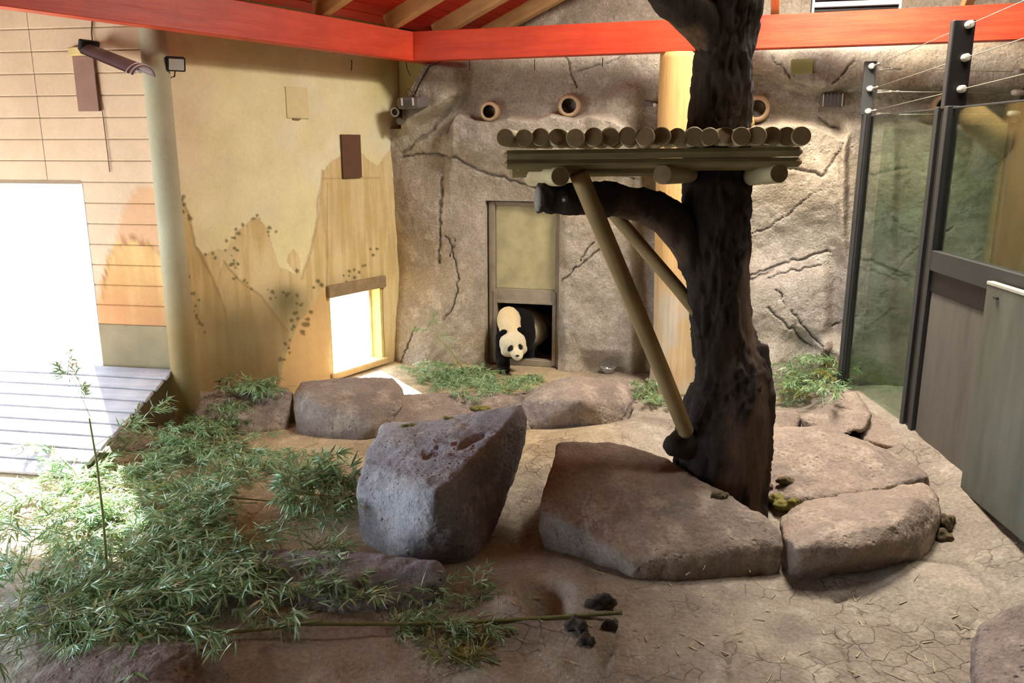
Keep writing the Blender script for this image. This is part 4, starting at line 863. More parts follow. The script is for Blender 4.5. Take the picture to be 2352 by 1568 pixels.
tube('cable', [onplank(212, 45, 0.03), onplank(210, 75, 0.03), onplank(213, 100, 0.05), a+u*0.05], 0.006, M_brown, hl, 6)
tube('cable', [onplank(220, 170, 0.04), onplank(228, 215, 0.03), onplank(236, 262, 0.03), onplank(248, 360, 0.03), onplank(252, 395, 0.03)], 0.004, M_brown, hl, 6)
# emergency lamp and camera on the rock edge
el = root('wall_lamp', onback(945, 240, 0.3), 'grey box lamp on the rock edge above the mural corner', 'lamp')
hk = hback(945, 240); M_grey = simple('grey_plastic', (104, 96, 90), 0.6, var=0.1)
c = onback(948, 236, hk+0.14); ld = A(-0.35, -0.9, -0.1); ld /= np.linalg.norm(ld); lsv = np.cross(EZ, ld); lsv /= np.linalg.norm(lsv); luv = np.cross(ld, lsv)
hou = box('housing', c, (0.26, 0.30, 0.13), M_grey, el, ld, lsv, luv, 0.02)
for k in (-1, 1): box('clip', c+ld*0.135+lsv*0.075*k+luv*0.02, (0.012, 0.025, 0.09), M_rim, hou, ld, lsv, luv, 0.004)
for k in range(5): box('rib', c+ld*0.134+lsv*(-0.03+0.015*k)-luv*0.01, (0.008, 0.006, 0.10), M_grey, hou, ld, lsv, luv, 0.002)
tube('cable_loop', [c+luv*0.06-lsv*0.05, c+luv*0.14-lsv*0.08, c+luv*0.17-lsv*0.04, c+luv*0.10+lsv*0.02, c+luv*0.05+lsv*0.08], 0.007, M_brown, el, 6)
ca = root('security_camera', onback(912, 270, 0.2), 'small black camera hanging below the grey box lamp', 'camera')
c1 = onback(908, 257, hk+0.15); cbd = tube('camera_body', [c1, c1+A(0.03, 0.10, 0.02)], 0.05, M_blk, ca, 16); lathe('hood_ring', c1, A(-0.3, -1, -0.1), [(0.052, -0.01), (0.056, 0.02), (0.044, 0.025), (0.04, 0.0)], M_rim, cbd, 18)
c2 = onback(919, 274, hk+0.12); tube('mount', [c1+A(0.03, 0.1, 0.02), c2+EZ*0.05, c2], 0.035, M_blk, ca, 12); lathe('lens', c2-EZ*0.02, A(0, -1, -0.2), [(0.045, -0.03), (0.045, 0.03), (0.03, 0.035), (0.001, 0.03)], M_grey, ca, 16)
rc = mesh('edge_cable', *tubedata([onback(1010, 143, 0.42), onback(986, 152, 0.34), onback(962, 195, 0.36), onback(950, 222, 0.34)], 0.010, 6), M_blk, None, True); tag(rc, 'black cable following the rock edge below the red beam', 'cable')
sp_ = root('spot_cylinder', onback(1495, 238, 0.2), 'small metal spotlight cylinder beside the log column', 'lamp')
c = onback(1494, 238, hback(1494, 238)+0.10); tube('barrel', [c+A(-0.07, 0.0, 0.015), c+A(0.08, -0.05, -0.01)], 0.032, M_grey, sp_, 16); tube('glass_front', [c+A(0.03, -0.033, -0.01), c+A(0.085, -0.05, -0.013)], 0.034, M_rim, sp_, 16); lbar('arm', c, c-NB*0.12, 0.03, 0.03, M_grey, sp_)
gv = root('cage_lamp', onback(1912, 230, 0.1), 'dim grey caged lamp in the shaded rock recess', 'lamp')
c = onback(1912, 230, hback(1912, 230)+0.06); box('housing', c, (0.26, 0.06, 0.15), M_grey, gv, EB, NB, EZ, 0.02)
for k in range(6): box('bar', c+EB*(-0.1+0.04*k)+NB*0.04, (0.012, 0.015, 0.14), M_rim if k in (0, 5) else M_grey, gv, EB, NB, EZ, 0.003)
gp = box('wall_plate', onback(1842, 153, hback(1842, 153)+0.02), (0.235, 0.04, 0.155), simple('olive_plate', (148, 144, 92), 0.6), None, EB, NB, EZ, 0.008, loc=onback(1842, 165, hback(1842, 153))); tag(gp, 'olive square plate on the rock below the right red beam', 'plate')
lv = root('louvre_vent', onback(1965, 38, 0.1), 'dark louvred vent with pale frame above the right red beam', 'vent')
c = onback(1965, 10, 0.36); vw = 0.86
vb = box('vent_body', c+EZ*0.06-NB*0.1, (vw, 0.30, 0.36), M_steelb, lv, EB, NB, EZ, 0.01); box('frame_bar', c+EZ*0.0+NB*0.06, (vw+0.02, 0.03, 0.05), M_rim, lv, EB, NB, EZ, 0.004); box('frame_bar', c+EZ*0.245+NB*0.06, (vw+0.02, 0.03, 0.03), M_rim, lv, EB, NB, EZ, 0.004)
for k in (-1, 1): box('frame_side', c+EZ*0.06+EB*k*vw/2+NB*0.06, (0.025, 0.03, 0.38), M_rim, lv, EB, NB, EZ, 0.004)
for k in range(9): box('slat', c+EZ*(-0.10+0.038*k)+NB*0.055, (vw-0.03, 0.04, 0.010), M_steelb, vb, EB, NB*0.9-EZ*0.43, EZ*0.9+NB*0.43, 0.002)
for k, (x, y, L_, dx) in enumerate(((677, 124, 0.12, 0.05), (815, 137, 0.12, -0.01), (1075, 138, 0.11, 0.0), (1225, 134, 0.13, 0.0), (1382, 131, 0.10, 0.0), (940, 142, 0.16, 0.05), (2048, 118, 0.10, 0.05), (2345, 110, 0.16, -0.06), (1265, 56, 0.05, 0.0))):
    if x == 1265: continue
    w = P(x, y, BZ0+0.004); w = w+(nl2 if x < 945 else nb2)*0.05
    o = tube('hanging_wire', [w, w-EZ*L_*0.5+A(dx*0.2, 0, 0), w-EZ*L_+A(dx, 0, 0)], 0.005, M_blk, None, 6, loc=w)
    tag(o, 'short black wire end hanging under the %s' % ('dark red beam above the mural' if x < 945 else 'bright red beam'), 'wire', 'wire ends under the mural beam' if x < 945 else 'wire ends under the back beam')

# ------------------------------------------------------------------ steel bowl
bw = P(1397, 858, 0.0); 
bo = lathe('feeding_bowl', bw+EZ*0.005, EZ, [(0.001, 0), (0.055, 0), (0.075, 0.03), (0.092, 0.075), (0.101, 0.082), (0.101, 0.087), (0.090, 0.082), (0.070, 0.032), (0.05, 0.008), (0.001, 0.008)], simple('stainless', (214, 214, 210), 0.3, 0.75, 0.03, 4, 0), None, 36, True, loc=bw)
tag(bo, 'shiny stainless steel bowl on the floor beside the rock buttress', 'bowl')

# ------------------------------------------------------------------ panda
def pz(x, y, Y): return PY(x, y, Y)
def ell(c, r, rot=None, n=20, m=14):
    V = []; Fs = []
    for i in range(1, m):
        ph = math.pi*i/m
        for j in range(n):
            th = 2*math.pi*j/n; V.append([math.sin(ph)*math.cos(th)*r[0], math.sin(ph)*math.sin(th)*r[1], math.cos(ph)*r[2]])
    V += [[0, 0, r[2]], [0, 0, -r[2]]]; V = np.array(V)
    for i in range(m-2):
        for j in range(n): Fs.append((i*n+j, (i+1)*n+j, (i+1)*n+(j+1) % n, i*n+(j+1) % n))
    t = len(V)-2
    for j in range(n): Fs.append((t, j, (j+1) % n)); Fs.append((t+1, (m-2)*n+(j+1) % n, (m-2)*n+j))
    if rot is not None: V = V@np.array(rot).T
    return V+np.asarray(c), Fs
def frame(d, up=EZ):
    d = np.asarray(d, float)/np.linalg.norm(d); s = np.cross(d, up); s /= np.linalg.norm(s); return np.stack([s, d, np.cross(s, d)], 1)
prims = []        # (kind, data, colour)
WHT = A(*lin((226, 204, 160))); WHT2 = A(*lin((222, 208, 174))); BLK = A(*lin((24, 22, 22)))
def E_(c, r, d, col, up=EZ): prims.append(('e', np.asarray(c, float), np.asarray(r, float), frame(d, up), col))
def Cp(a, b, r0, r1, col): prims.append(('c', np.asarray(a, float), np.asarray(b, float), r0, r1, col))
head = pz(1178, 789, 10.16); muz = pz(1187, 811, 10.00); hdir = muz-head
shl = pz(1184, 752, 10.52); rump = pz(1232, 760, 11.35); bdir = rump-shl
E_(head, (0.172, 0.17, 0.165), hdir, WHT2)
E_(head+hdir*0.25+A(-0.075, 0.0, -0.05), (0.098, 0.09, 0.09), hdir, WHT2); E_(head+hdir*0.25+A(0.085, 0.02, -0.04), (0.085, 0.09, 0.085), hdir, WHT2)
E_(muz+EZ*0.01, (0.084, 0.125, 0.070), A(0.15, -0.8, -0.55), WHT2)
Cp(head+A(-0.005, 0.05, 0.06), pz(1169, 740, 10.38), 0.130, 0.150, WHT); E_(pz(1168, 734, 10.42), (0.152, 0.20, 0.150), A(0.05, 0.9, 0.5), WHT)
E_(pz(1189, 756, 10.60), (0.235, 0.17, 0.32), bdir, BLK); E_(pz(1200, 770, 10.55), (0.18, 0.15, 0.25), bdir, BLK)
E_(pz(1207, 752, 11.0), (0.30, 0.42, 0.295), bdir, WHT2); E_(rump+EZ*0.02, (0.29, 0.30, 0.29), bdir, WHT2)
pawL = P(1157, 846, 0.05); Cp(pz(1162, 775, 10.50), pz(1154, 815, 10.44), 0.135, 0.095, BLK); Cp(pz(1154, 815, 10.44), pawL+EZ*0.03, 0.095, 0.085, BLK); E_(pawL+A(0.0, -0.05, 0.0), (0.088, 0.12, 0.055), A(0, -1, 0), BLK)
pawR = pz(1214, 822, 10.72); Cp(pz(1206, 770, 10.60), pz(1212, 800, 10.66), 0.13, 0.095, BLK); Cp(pz(1212, 800, 10.66), pawR, 0.095, 0.08, BLK); E_(pawR+A(0.0, -0.05, -0.02), (0.085, 0.12, 0.055), A(0, -1, 0), BLK)
hp = pz(1252, 812, 11.15); hp[2] = 0.09; Cp(pz(1252, 768, 11.20), hp, 0.15, 0.10, BLK); E_(hp+A(0, -0.06, -0.01), (0.09, 0.13, 0.06), A(0, -1, 0), BLK)
hp2 = pz(1215, 812, 11.5); hp2[2] = 0.09; Cp(pz(1212, 770, 11.5), hp2, 0.15, 0.10, BLK); E_(hp2+A(0, -0.06, -0.01), (0.09, 0.13, 0.06), A(0, -1, 0), BLK)
def sdf(pm, X):
    if pm[0] == 'e':
        _, c, r, Rm, col = pm; q = (X-c)@Rm; k = np.linalg.norm(q/r, axis=1); return (k-1)*min(r)
    _, a, b, r0, r1, col = pm; ab = b-a; t = np.clip((X-a)@ab/(ab@ab), 0, 1); return np.linalg.norm(X-a-t[:, None]*ab, axis=1)-(r0+(r1-r0)*t)
ms = []
for pm in prims:
    if pm[0] == 'e': ms.append(ell(pm[1], pm[2], pm[3]))
    else:
        for t in np.linspace(0, 1, 7): ms.append(ell(pm[1]*(1-t)+pm[2]*t, [pm[3]+(pm[4]-pm[3])*t]*3, None, 14, 10))
V, Fs = joinparts(ms); V, n, q = remeshed(V, Fs, 0.014, 7, 0.5)
V = V+n*(0.006*fbm(V, 26, 3, 201)+0.006*fbm(V, 9, 2, 203))[:, None]
D_ = np.stack([sdf(pm, V+0.012*np.stack([fbm(V, 14, 2, 210+k) for k in range(3)], 1)) for pm in prims], 1); best = D_.argmin(1)
pcol = np.array([pm[-1] for pm in prims])[best]
# back of the neck stays pale over the black shoulders, as in the coat
pd = root('giant_panda', pawL*A(1, 1, 0)+EZ*0, 'black and white giant panda stepping out of the hatch with lowered head', 'panda')
pp_ = proj(V)
def spot(px, py, rx, ry, ang):
    dx, dy = pp_[:, 0]-px, pp_[:, 1]-py; ca_, sa_ = math.cos(ang), math.sin(ang); return np.hypot((dx*ca_+dy*sa_)/rx, (-dx*sa_+dy*ca_)/ry)
front = (V[:, 1] < head[1]+0.05)
for px, py, rx, ry, ang in ((1172.5, 800, 9.0, 6.2, -0.85), (1195.5, 796.5, 5.2, 7.4, -0.45)):
    m = (1-sstep(0.85, 1.1, spot(px, py, rx, ry, ang)+0.1*fbm(V, 30, 2, 220)))*front; pcol = pcol*(1-m[:, None])+BLK*m[:, None]
M_fur, nt, bs = newmat('panda_fur'); at = N(nt, 'ShaderNodeAttribute', attribute_name='paint'); f = noise(nt, coords(nt, (1, 1, 0.4)), 70, 4, 0.7)
nt.links.new(mixc(nt, 1.0, at.outputs['Color'], ramp(nt, f, [(0.25, (0.80,)*3), (0.75, (1.10,)*3)]), 'MULTIPLY'), bs.inputs['Base Color'])
bs.inputs['Roughness'].default_value = 0.95; bs.inputs['Specular IOR Level'].default_value = 0.08; bs.inputs['Sheen Weight'].default_value = 0.05; bump(nt, bs, f, 0.5, 0.012)
body = mesh('body', V, q, M_fur, pd, True); setcol(body, pcol)
M_blkfur = simple('black_fur', (22, 20, 20), 0.95, spec=0.05); M_nose = simple('nose_skin', (18, 16, 16), 0.35, bmp=0)
PB = BVHTree.FromPolygons([Vector(v) for v in V], q)
for x, y in ((1157.0, 765.5), (1195.5, 760)):
    hit = PB.ray_cast(Vector(CO), Vector(ray(x, y)).normalized())
    c = np.array(hit[0])+A(0, -0.004, 0) if hit[0] else pz(x, y, 10.1)
    V, Fs = ell(c, (0.056, 0.034, 0.056), frame(A(0.1, -0.9, -0.25)), 20, 14); V = V+0.004*fbm(V, 40, 2, 5)[:, None]; mesh('ear', V, Fs, M_blkfur, pd, True)
nz = muz+A(0.02, -0.095, -0.052); nv, nf = ell(pz(1188.5, 817, nz[1]+0.006), (0.027, 0.018, 0.016), frame(A(0.15, -1, -0.3)), 16, 10); mesh('nose', nv, nf, M_nose, pd, True)
for x, y, Y in ((1174.5, 799, 0), (1195.5, 796, 0)):
    d = ray(x, y); o = Vector(CO); hit = BVHTree.FromPolygons([Vector(v) for v in np.array([v.co[:] for v in body.data.vertices])+np.array(base(pd))], [tuple(p.vertices) for p in body.data.polygons]).ray_cast(o, Vector(d).normalized())
    if hit[0]: ev, ef = ell(np.array(hit[0]), (0.010, 0.008, 0.010), None, 12, 8); mesh('eye', ev, ef, M_nose, pd, True)

# ------------------------------------------------------------------ bamboo
def leafmat(name, c1, c2, c3):
    m, nt, bs = newmat(name); oi = N(nt, 'ShaderNodeObjectInfo'); g = N(nt, 'ShaderNodeNewGeometry')
    c = ramp(nt, g.outputs['Random Per Island'], [(0.0, lin(c1)), (0.5, lin(c2)), (0.93, lin(c3)), (1.0, lin((190, 150, 70)))])
    c = mixc(nt, 1.0, c, ramp(nt, oi.outputs['Random'], [(0, (0.75, 0.78, 0.72)), (1, (1.15, 1.12, 1.08))]), 'MULTIPLY')
    nt.links.new(c, bs.inputs['Base Color']); bs.inputs['Roughness'].default_value = 0.34; bs.inputs['Specular IOR Level'].default_value = 0.8
    tr = N(nt, 'ShaderNodeBsdfTranslucent'); nt.links.new(c, tr.inputs[0]); mx = N(nt, 'ShaderNodeMixShader'); mx.inputs[0].default_value = 0.25
    nt.links.new(bs.outputs[0], mx.inputs[1]); nt.links.new(tr.outputs[0], mx.inputs[2]); nt.links.new(mx.outputs[0], nt.nodes['Material Output'].inputs[0]); return m
M_leaf = leafmat('bamboo_leaf', (94, 138, 90), (136, 174, 120), (194, 208, 168)); M_leafy = leafmat('bamboo_leaf_dry', (110, 120, 50), (140, 140, 66), (170, 150, 80))
M_stem = simple('bamboo_stem', (132, 138, 78), 0.5, var=0.25, scale=10); M_stemd = simple('bamboo_cane', (110, 108, 60), 0.5, var=0.25, scale=10)
def leafgeo(base_, d, n, L, w, curl):
    d = d/np.linalg.norm(d); s = np.cross(d, n); s /= np.linalg.norm(s)+1e-9; n = np.cross(s, d)
    st = [(0, 0.12), (0.22, 0.9), (0.5, 1.0), (0.78, 0.6), (1.0, 0.0)]; V = []; Fs = []
    for t, ww in st:
        c = base_+d*L*t-n*curl*L*t*t
        if ww == 0: V.append(c)
        else: V += [c-s*w*ww/2+n*w*0.12, c, c+s*w*ww/2+n*w*0.12]
    for k in range(3): a = 3*k; Fs += [(a, a+1, a+4, a+3), (a+1, a+2, a+5, a+4)]
    Fs += [(9, 10, 12), (10, 11, 12)]; return V, Fs
def branchproto(seed, L, ntw, lpt, leafL, r0=0.006, arch=0.035, spread=0.75):
    g = np.random.default_rng(seed); sv = []; lv_ = []
    m = 9; t = np.linspace(0, 1, m); ph = g.uniform(-0.5, 0.5)
    main = np.stack([t*L, 0.12*L*np.sin(t*2.2+ph)*g.uniform(-1, 1)*t, 0.02+arch*L*np.sin(t*math.pi*0.8)*g.uniform(0.4, 1)], 1)
    sv.append(tubedata(main, np.linspace(r0, r0*0.35, m), 5))
    for k in range(ntw):
        tt = g.uniform(0.22, 1.0); i = min(int(tt*(m-1)), m-2); p = main[i]*(1-(tt*(m-1)-i))+main[i+1]*(tt*(m-1)-i)
        az = g.choice([-1, 1])*g.uniform(0.3, spread); el = g.uniform(-0.12, 0.30); ln = L*g.uniform(0.14, 0.34)
        d = A(math.cos(az)*math.cos(el), math.sin(az)*math.cos(el), math.sin(el)); e = p+d*ln; e[2] -= 0.12*ln
        mid = (p+e)/2+EZ*ln*0.06; sv.append(tubedata([p, mid, e], [r0*0.4, r0*0.3, r0*0.2], 4))
        for j in range(lpt):
            s = g.uniform(0.35, 1.0); b = p*(1-s)+e*s+EZ*0.06*ln*(1-abs(2*s-1)); a2 = az+g.normal(0, 0.75); e2 = g.normal(-0.15, 0.42)
            dd = A(math.cos(a2)*math.cos(e2), math.sin(a2)*math.cos(e2), math.sin(e2)); nn = A(g.normal(0, .45), g.normal(0, .45), 1)
            lv_.append(leafgeo(b, dd, nn, leafL*g.uniform(0.6, 1.2), leafL*0.105*g.uniform(0.8, 1.2), g.uniform(0.0, 0.35)))
    sm = joinparts(sv); lm = joinparts([(np.array(v), f) for v, f in lv_])
    ms_ = bpy.data.meshes.new('stem'); ms_.from_pydata(sm[0].tolist(), [], sm[1]); ms_.polygons.foreach_set('use_smooth', [True]*len(ms_.polygons)); ms_.materials.append(M_stem)
    ml = bpy.data.meshes.new('foliage'); ml.from_pydata(lm[0].tolist(), [], lm[1]); ml.materials.append(M_leaf)
    return ms_, ml
PROT = [branchproto(300+k, 0.75, 16, 11, 0.105, 0.004) for k in range(5)]; PROTB = [branchproto(320+k, 1.15, 20, 11, 0.115, 0.005) for k in range(4)]; PROTC = [branchproto(340+k, 0.55, 14, 10, 0.15, 0.005, 0.10, 1.0) for k in range(3)]
PROTS = [branchproto(360+k, 0.6, 15, 9, 0.09, 0.003) for k in range(4)]
DRY = []
for ms_, ml in PROTS[:2]: m2 = ml.copy(); m2.materials[0] = M_leafy; DRY.append((ms_, m2))
SV, SF = joinparts(SURF); BVH = BVHTree.FromPolygons([Vector(v) for v in SV], SF)
def surfhit(x, y):
    h_ = BVH.ray_cast(Vector(CO), Vector(ray(x, y)).normalized()); return (np.array(h_[0]), h_[1]) if h_[0] else (P(x, y, 0), Vector((0, 0, 1)))
def place(ms_, ml, loc, yaw, pitch, roll, sc, label, group, name='bamboo_branch'):
    o = bpy.data.objects.new(name, None); COL.objects.link(o); o.empty_display_size = 0.1; o.location = Vector(loc); o.rotation_euler = (roll, pitch, yaw); o.scale = (sc,)*3
    tag(o, label, 'bamboo', group)
    for nm, me in (('stem', ms_), ('foliage', ml)):
        c = bpy.data.objects.new(nm, me); COL.objects.link(c); c.parent = o
        if nm == 'foliage': c['kind'] = 'stuff'
    return o
def scatter(poly, n, protos, label, group, zmax=0.12, sc=(0.8, 1.2), yaw=None, tilt=0.12, seed=1):
    g = random.Random(seed); xs = [p[0] for p in poly]; ys = [p[1] for p in poly]; k = 0
    while k < n:
        x, y = g.uniform(min(xs), max(xs)), g.uniform(min(ys), max(ys))
        if not inpoly(np.array([x]), np.array([y]), poly)[0]: continue
        p, nn = surfhit(x, y)
        if nn[2] < 0.25: continue
        k += 1; w = g.uniform(0, 2*math.pi) if yaw is None else g.gauss(*yaw); s = g.uniform(*sc); pr = g.choice(protos)
        off = A(-math.cos(w), -math.sin(w), 0)*0.35*s*0.8
        for o_, n_w in ((CC, N1), (PC, NG), (CC+NB*0.2, NB)):          # keep the sprays clear of the walls
            if n_w is NG and p[0] > PC[0]: continue
            dist = float((p-o_)@n_w); need = 0.40*s
            if dist < need: p = p+n_w*(need-dist)
        q, _ = p+off, None; zz_ = max(p[2], 0)+g.uniform(0.0, zmax)
        place(*pr, (q[0], q[1], zz_), w, g.uniform(-tilt, tilt*0.6), g.uniform(-0.4, 0.4), s, label, group)
scatter([(340, 940), (430, 930), (500, 960), (560, 990), (600, 1040), (740, 1060), (770, 1085), (690, 1105), (560, 1085), (420, 1090), (330, 1030)], 40, PROT+PROTS, 'cut bamboo branch in the green heap before the wall slab', 'bamboo branches in the heap before the slab', 0.16, (0.6, 0.95), seed=2)
scatter([(300, 1100), (480, 1090), (560, 1110), (640, 1120), (600, 1150), (520, 1180), (500, 1240), (400, 1250), (300, 1220)], 26, PROT, 'cut bamboo branch strewn left of the angular boulder', 'bamboo branches left of the angular boulder', 0.10, (0.6, 0.95), seed=3)
scatter([(680, 1160), (780, 1140), (815, 1190), (815, 1235), (720, 1245), (670, 1210)], 12, PROTC, 'dark glossy bamboo sprig bunched against the angular boulder', 'glossy bamboo sprigs by the angular boulder', 0.22, (0.7, 1.0), tilt=0.5, seed=4)
scatter([(40, 1020), (300, 1000), (320, 1150), (300, 1300), (60, 1300)], 24, PROT+PROTB, 'sunlit bamboo branch on the floor below the ramp', 'sunlit bamboo branches below the ramp', 0.10, seed=5)
scatter([(0, 1300), (200, 1260), (450, 1270), (560, 1290), (600, 1380), (520, 1450), (300, 1470), (0, 1520)], 42, PROT+PROTB, 'dark green bamboo branch in the front left litter', 'bamboo branches in the front left litter', 0.10, (0.7, 1.1), (0.3, 0.9), seed=6)
scatter([(520, 1300), (760, 1330), (860, 1420), (800, 1470), (560, 1450)], 9, PROT, 'bamboo branch lying across the purple-grey slab', 'bamboo branches across the front slab', 0.05, (0.6, 0.9), (0.4, 0.7), seed=7)
scatter([(890, 1400), (1040, 1380), (1110, 1400), (1080, 1450), (960, 1480), (890, 1450)], 9, PROTS, 'bamboo sprig tangled at the end of the long cane', 'bamboo sprigs at the long cane', 0.06, (0.6, 0.9), seed=8)
scatter([(1000, 1500), (1100, 1470), (1110, 1530), (1000, 1550)], 3, DRY, 'yellowish bamboo sprig on the bare front ground', 'yellowish sprigs on the front ground', 0.02, (0.6, 0.8), seed=9)
scatter([(950, 860), (1050, 842), (1105, 852), (1130, 868), (1190, 872), (1240, 870), (1262, 888), (1200, 908), (1060, 912), (970, 895)], 62, PROTS, 'pale green bamboo branch on the floor in front of the panda', 'bamboo branches before the panda', 0.05, (0.6, 0.9), seed=10)
scatter([(520, 893), (640, 895), (668, 905), (560, 906)], 10, PROTS, 'dim bamboo branch piled along the foot of the mural wall', 'bamboo branches along the mural wall', 0.10, (0.7, 1.0), seed=11)
scatter([(1458, 895), (1500, 900), (1550, 930), (1540, 948), (1470, 930)], 9, PROTS, 'bamboo sprig at the foot of the log column', 'bamboo sprigs by the log column', 0.06, (0.7, 0.9), seed=12)
scatter([(1780, 870), (1900, 850), (1925, 900), (1900, 930), (1790, 940)], 30, PROTS+DRY, 'yellow-green bamboo branch in the corner behind the trunk', 'bamboo branches behind the trunk', 0.30, (0.7, 1.0), seed=13)
# single canes
def cane(label, pts, r, mat=None, lift=0.02):
    W_ = []
    for x, y in pts:
        p, nn = surfhit(x, y); W_.append(p+A(0, 0, 1)*(r+lift))
    W_ = np.array(W_)
    if len(W_) > 2:
        t = np.linspace(0, 1, len(W_)); W_[:, 2] = np.maximum(W_[:, 2], np.interp(t, [0, 1], [W_[0, 2], W_[-1, 2]]))
    t0 = np.linspace(0, 1, len(W_)); t = np.linspace(0, 1, 60); q = np.stack([np.interp(t, t0, W_[:, k]) for k in range(3)], 1)
    rr = np.linspace(r, r*0.8, 60); rr[::9] *= 1.22; o = tube('bamboo_cane', q, rr, mat or M_stemd, None, 8, loc=q[0]); tag(o, label, 'bamboo'); return o
def strcane(label, a, b, r, mat=None):
    t = np.linspace(0, 1, 60)[:, None]; q = a*(1-t)+b*t; q[:, 2] -= 0.03*np.sin(t[:, 0]*math.pi); rr = np.linspace(r, r*0.75, 60); rr[::9] *= 1.22
    o = tube('bamboo_cane', q, rr, mat or M_stemd, None, 8, loc=q[0]); return tag(o, label, 'bamboo')
strcane('long brown-green bamboo cane lying across the foreground', P(1428, 1406, 0.10), P(640, 1432, 0.17), 0.013)
strcane('dark bamboo cane continuing among the front left leaves', P(740, 1424, 0.19), P(330, 1456, 0.12), 0.010)
cane('pale bamboo cane slanting through the green heap', [(500, 1040), (560, 1065), (620, 1095), (682, 1130)], 0.008, M_stem, 0.10)
cane('thin bamboo cane on the floor left of the pale gap', [(480, 1142), (560, 1152), (650, 1160)], 0.007)
for lab, pts, r in (('upright pale bamboo cane rising from the sunlit litter', [(248, 1330, 0.02), (236, 1180, 0.62), (222, 1060, 1.02), (205, 960, 1.30)], 0.010), ('bamboo cane leaning against the rock buttress by the panda', [(1066, 850, 0.04), (1036, 806, 0.28), (1005, 775, 0.50), (990, 758, 0.62)], 0.009)):
    b0 = P(pts[0][0], pts[0][1], pts[0][2]); W_ = [b0]
    for k, (x, y, z) in enumerate(pts[1:]):
        W_.append(PY(x, y, b0[1]+(0.05*(k+1) if 'upright' in lab else 0.02*(k+1))))
    t0 = np.linspace(0, 1, len(W_)); t = np.linspace(0, 1, 40); W_ = np.array(W_); q = np.stack([np.interp(t, t0, W_[:, k]) for k in range(3)], 1)
    o = tube('bamboo_cane', q, np.linspace(r, r*0.6, 40), M_stem, None, 8, loc=q[0]); tag(o, lab, 'bamboo')
    tip = q[-1]; dt = q[-1]-q[-4]
    for k in range(2 if 'upright' in lab else 3):
        pr = PROTS[k]; i = [39, 30, 22][k] if 'upright' in lab else [39, 38, 37][k]
        place(*pr, q[i], [2.3, 0.6, 1.5][k], [-0.7, -0.4, -0.9][k] if 'upright' in lab else [0.2, 0.5, -0.5][k], 0.2, 0.55 if 'leaning' in lab else 0.8, 'leafy sprig near the top of the %s cane' % ('upright' if 'upright' in lab else 'leaning'), 'sprigs on the %s cane' % ('upright' if 'upright' in lab else 'leaning'))
# ------------------------------------------------------------------ dung and chewed fibre clumps
M_dung = simple('dung', (92, 78, 56), 0.9, var=0.3, scale=20, bmp=0.6); M_dungg = simple('chewed_fibre', (112, 104, 50), 0.9, var=0.35, scale=24, bmp=0.7); M_dungd = simple('dark_dung', (66, 58, 52), 0.9, var=0.3, scale=20, bmp=0.6)
def clump(label, x, y, rx, ry, hz_, mat, seed, rz=0.0, group='droppings and chewed fibre'):
    rx *= 1.25; ry *= 1.25; hz_ *= 1.25; p, nn = surfhit(x, y); s = (p[1]*math.cos(PITCH)+(CAMH-p[2])*math.sin(PITCH))/FPX; g = random.Random(seed); ms = []
    for k in range(7):
        ms.append(ell(A(g.uniform(-.5, .5)*rx*s, g.uniform(-.5, .5)*ry*s*2, hz_*g.uniform(.1, .5)), (rx*s*g.uniform(.35, .6), ry*s*2*g.uniform(.35, .6), hz_*g.uniform(.4, .7)), None, 12, 8))
    V, Fs = joinparts(ms); V, n, q = remeshed(V, Fs, 0.011, 2); V = V+n*(0.022*fbm(V+seed, 26, 3, seed, 0.7))[:, None]; V = V+p
    o = mesh('dung_clump', V, q, mat, None, True, loc=p); tag(o, label, 'droppings', group)
clump('greenish chewed fibre heap in the hollow of the right boulders', 1812, 1160, 44, 12, 0.07, M_dungg, 1); clump('brown dropping nearest the trunk foot on the right', 1756, 1106, 11, 6, 0.05, M_dung, 2)
clump('brown elongated dropping above the greenish fibre heap', 1804, 1108, 22, 4, 0.04, M_dung, 3); clump('small dropping between trunk and greenish heap', 1764, 1122, 10, 4, 0.035, M_dung, 4)
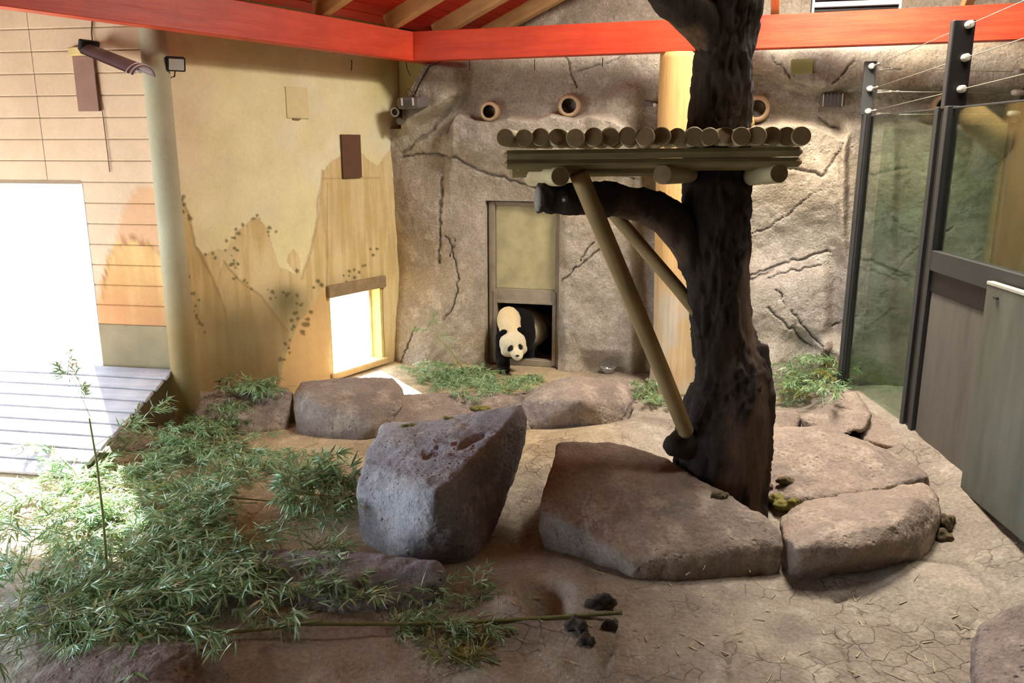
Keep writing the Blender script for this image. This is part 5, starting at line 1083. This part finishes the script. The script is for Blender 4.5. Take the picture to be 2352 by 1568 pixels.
clump('dark dropping tucked under the trunk base', 1652, 1142, 18, 5, 0.04, M_dung, 5); clump('yellowish fibre wisp at the right side of the trunk base', 1716, 1132, 12, 6, 0.05, M_dungg, 6)
clump('dark dung heap at the tip of the long cane', 1385, 1392, 42, 9, 0.07, M_dungd, 7); clump('dark dung heap below the long cane', 1322, 1448, 22, 10, 0.07, M_dungd, 8); clump('small dark dropping at the very front below the cane', 1348, 1474, 18, 8, 0.05, M_dungd, 9)
clump('brownish dung streak right of the heap below the cane', 1392, 1440, 22, 6, 0.05, M_dungd, 10); clump('stony rubble clump at the right end of the long boulder', 2178, 1212, 16, 9, 0.08, M_dung, 11); clump('second rubble clump beside the long boulder, lower', 2172, 1236, 16, 8, 0.06, M_dung, 12)
clump('green fibre patch on top of the angular boulder', 1103, 941, 22, 4, 0.03, M_dungg, 13); clump('smaller green fibre patch on the angular boulder', 1030, 962, 14, 3, 0.02, M_dungg, 14); clump('tiny green fibre patch at the left of the angular boulder top', 938, 978, 13, 3, 0.02, M_dungg, 15)

# ------------------------------------------------------------------ loose straw and leaf litter on the front floor
g = random.Random(77); ms = []
for k in range(80):
    x, y = g.uniform(1000, 2250), g.uniform(1290, 1560)
    p, nn = surfhit(x, y); a = g.uniform(0, math.pi); L = g.uniform(0.015, 0.06); d = A(math.cos(a), math.sin(a), 0); s = A(-d[1], d[0], 0)*g.uniform(0.0015, 0.005); p = p+EZ*0.004
    t_ = EZ*g.uniform(0, 0.008)
    ms.append((np.array([p-d*L-s, p+d*L-s*0.5+t_, p+d*L+s*0.5+t_, p-d*L+s, p-d*L-s+EZ*0.003, p+d*L-s*0.5+t_+EZ*0.003, p+d*L+s*0.5+t_+EZ*0.003, p-d*L+s+EZ*0.003]), [(3, 2, 1, 0), (4, 5, 6, 7), (0, 1, 5, 4), (1, 2, 6, 5), (2, 3, 7, 6), (3, 0, 4, 7)]))
V, Fs = joinparts(ms); st = mesh('straw_litter', V, Fs, simple('dry_straw', (176, 162, 128), 0.8, var=0.3, scale=30, bmp=0)); tag(st, 'scattered dry straw bits on the cement foreground', 'straw', None, 'stuff')
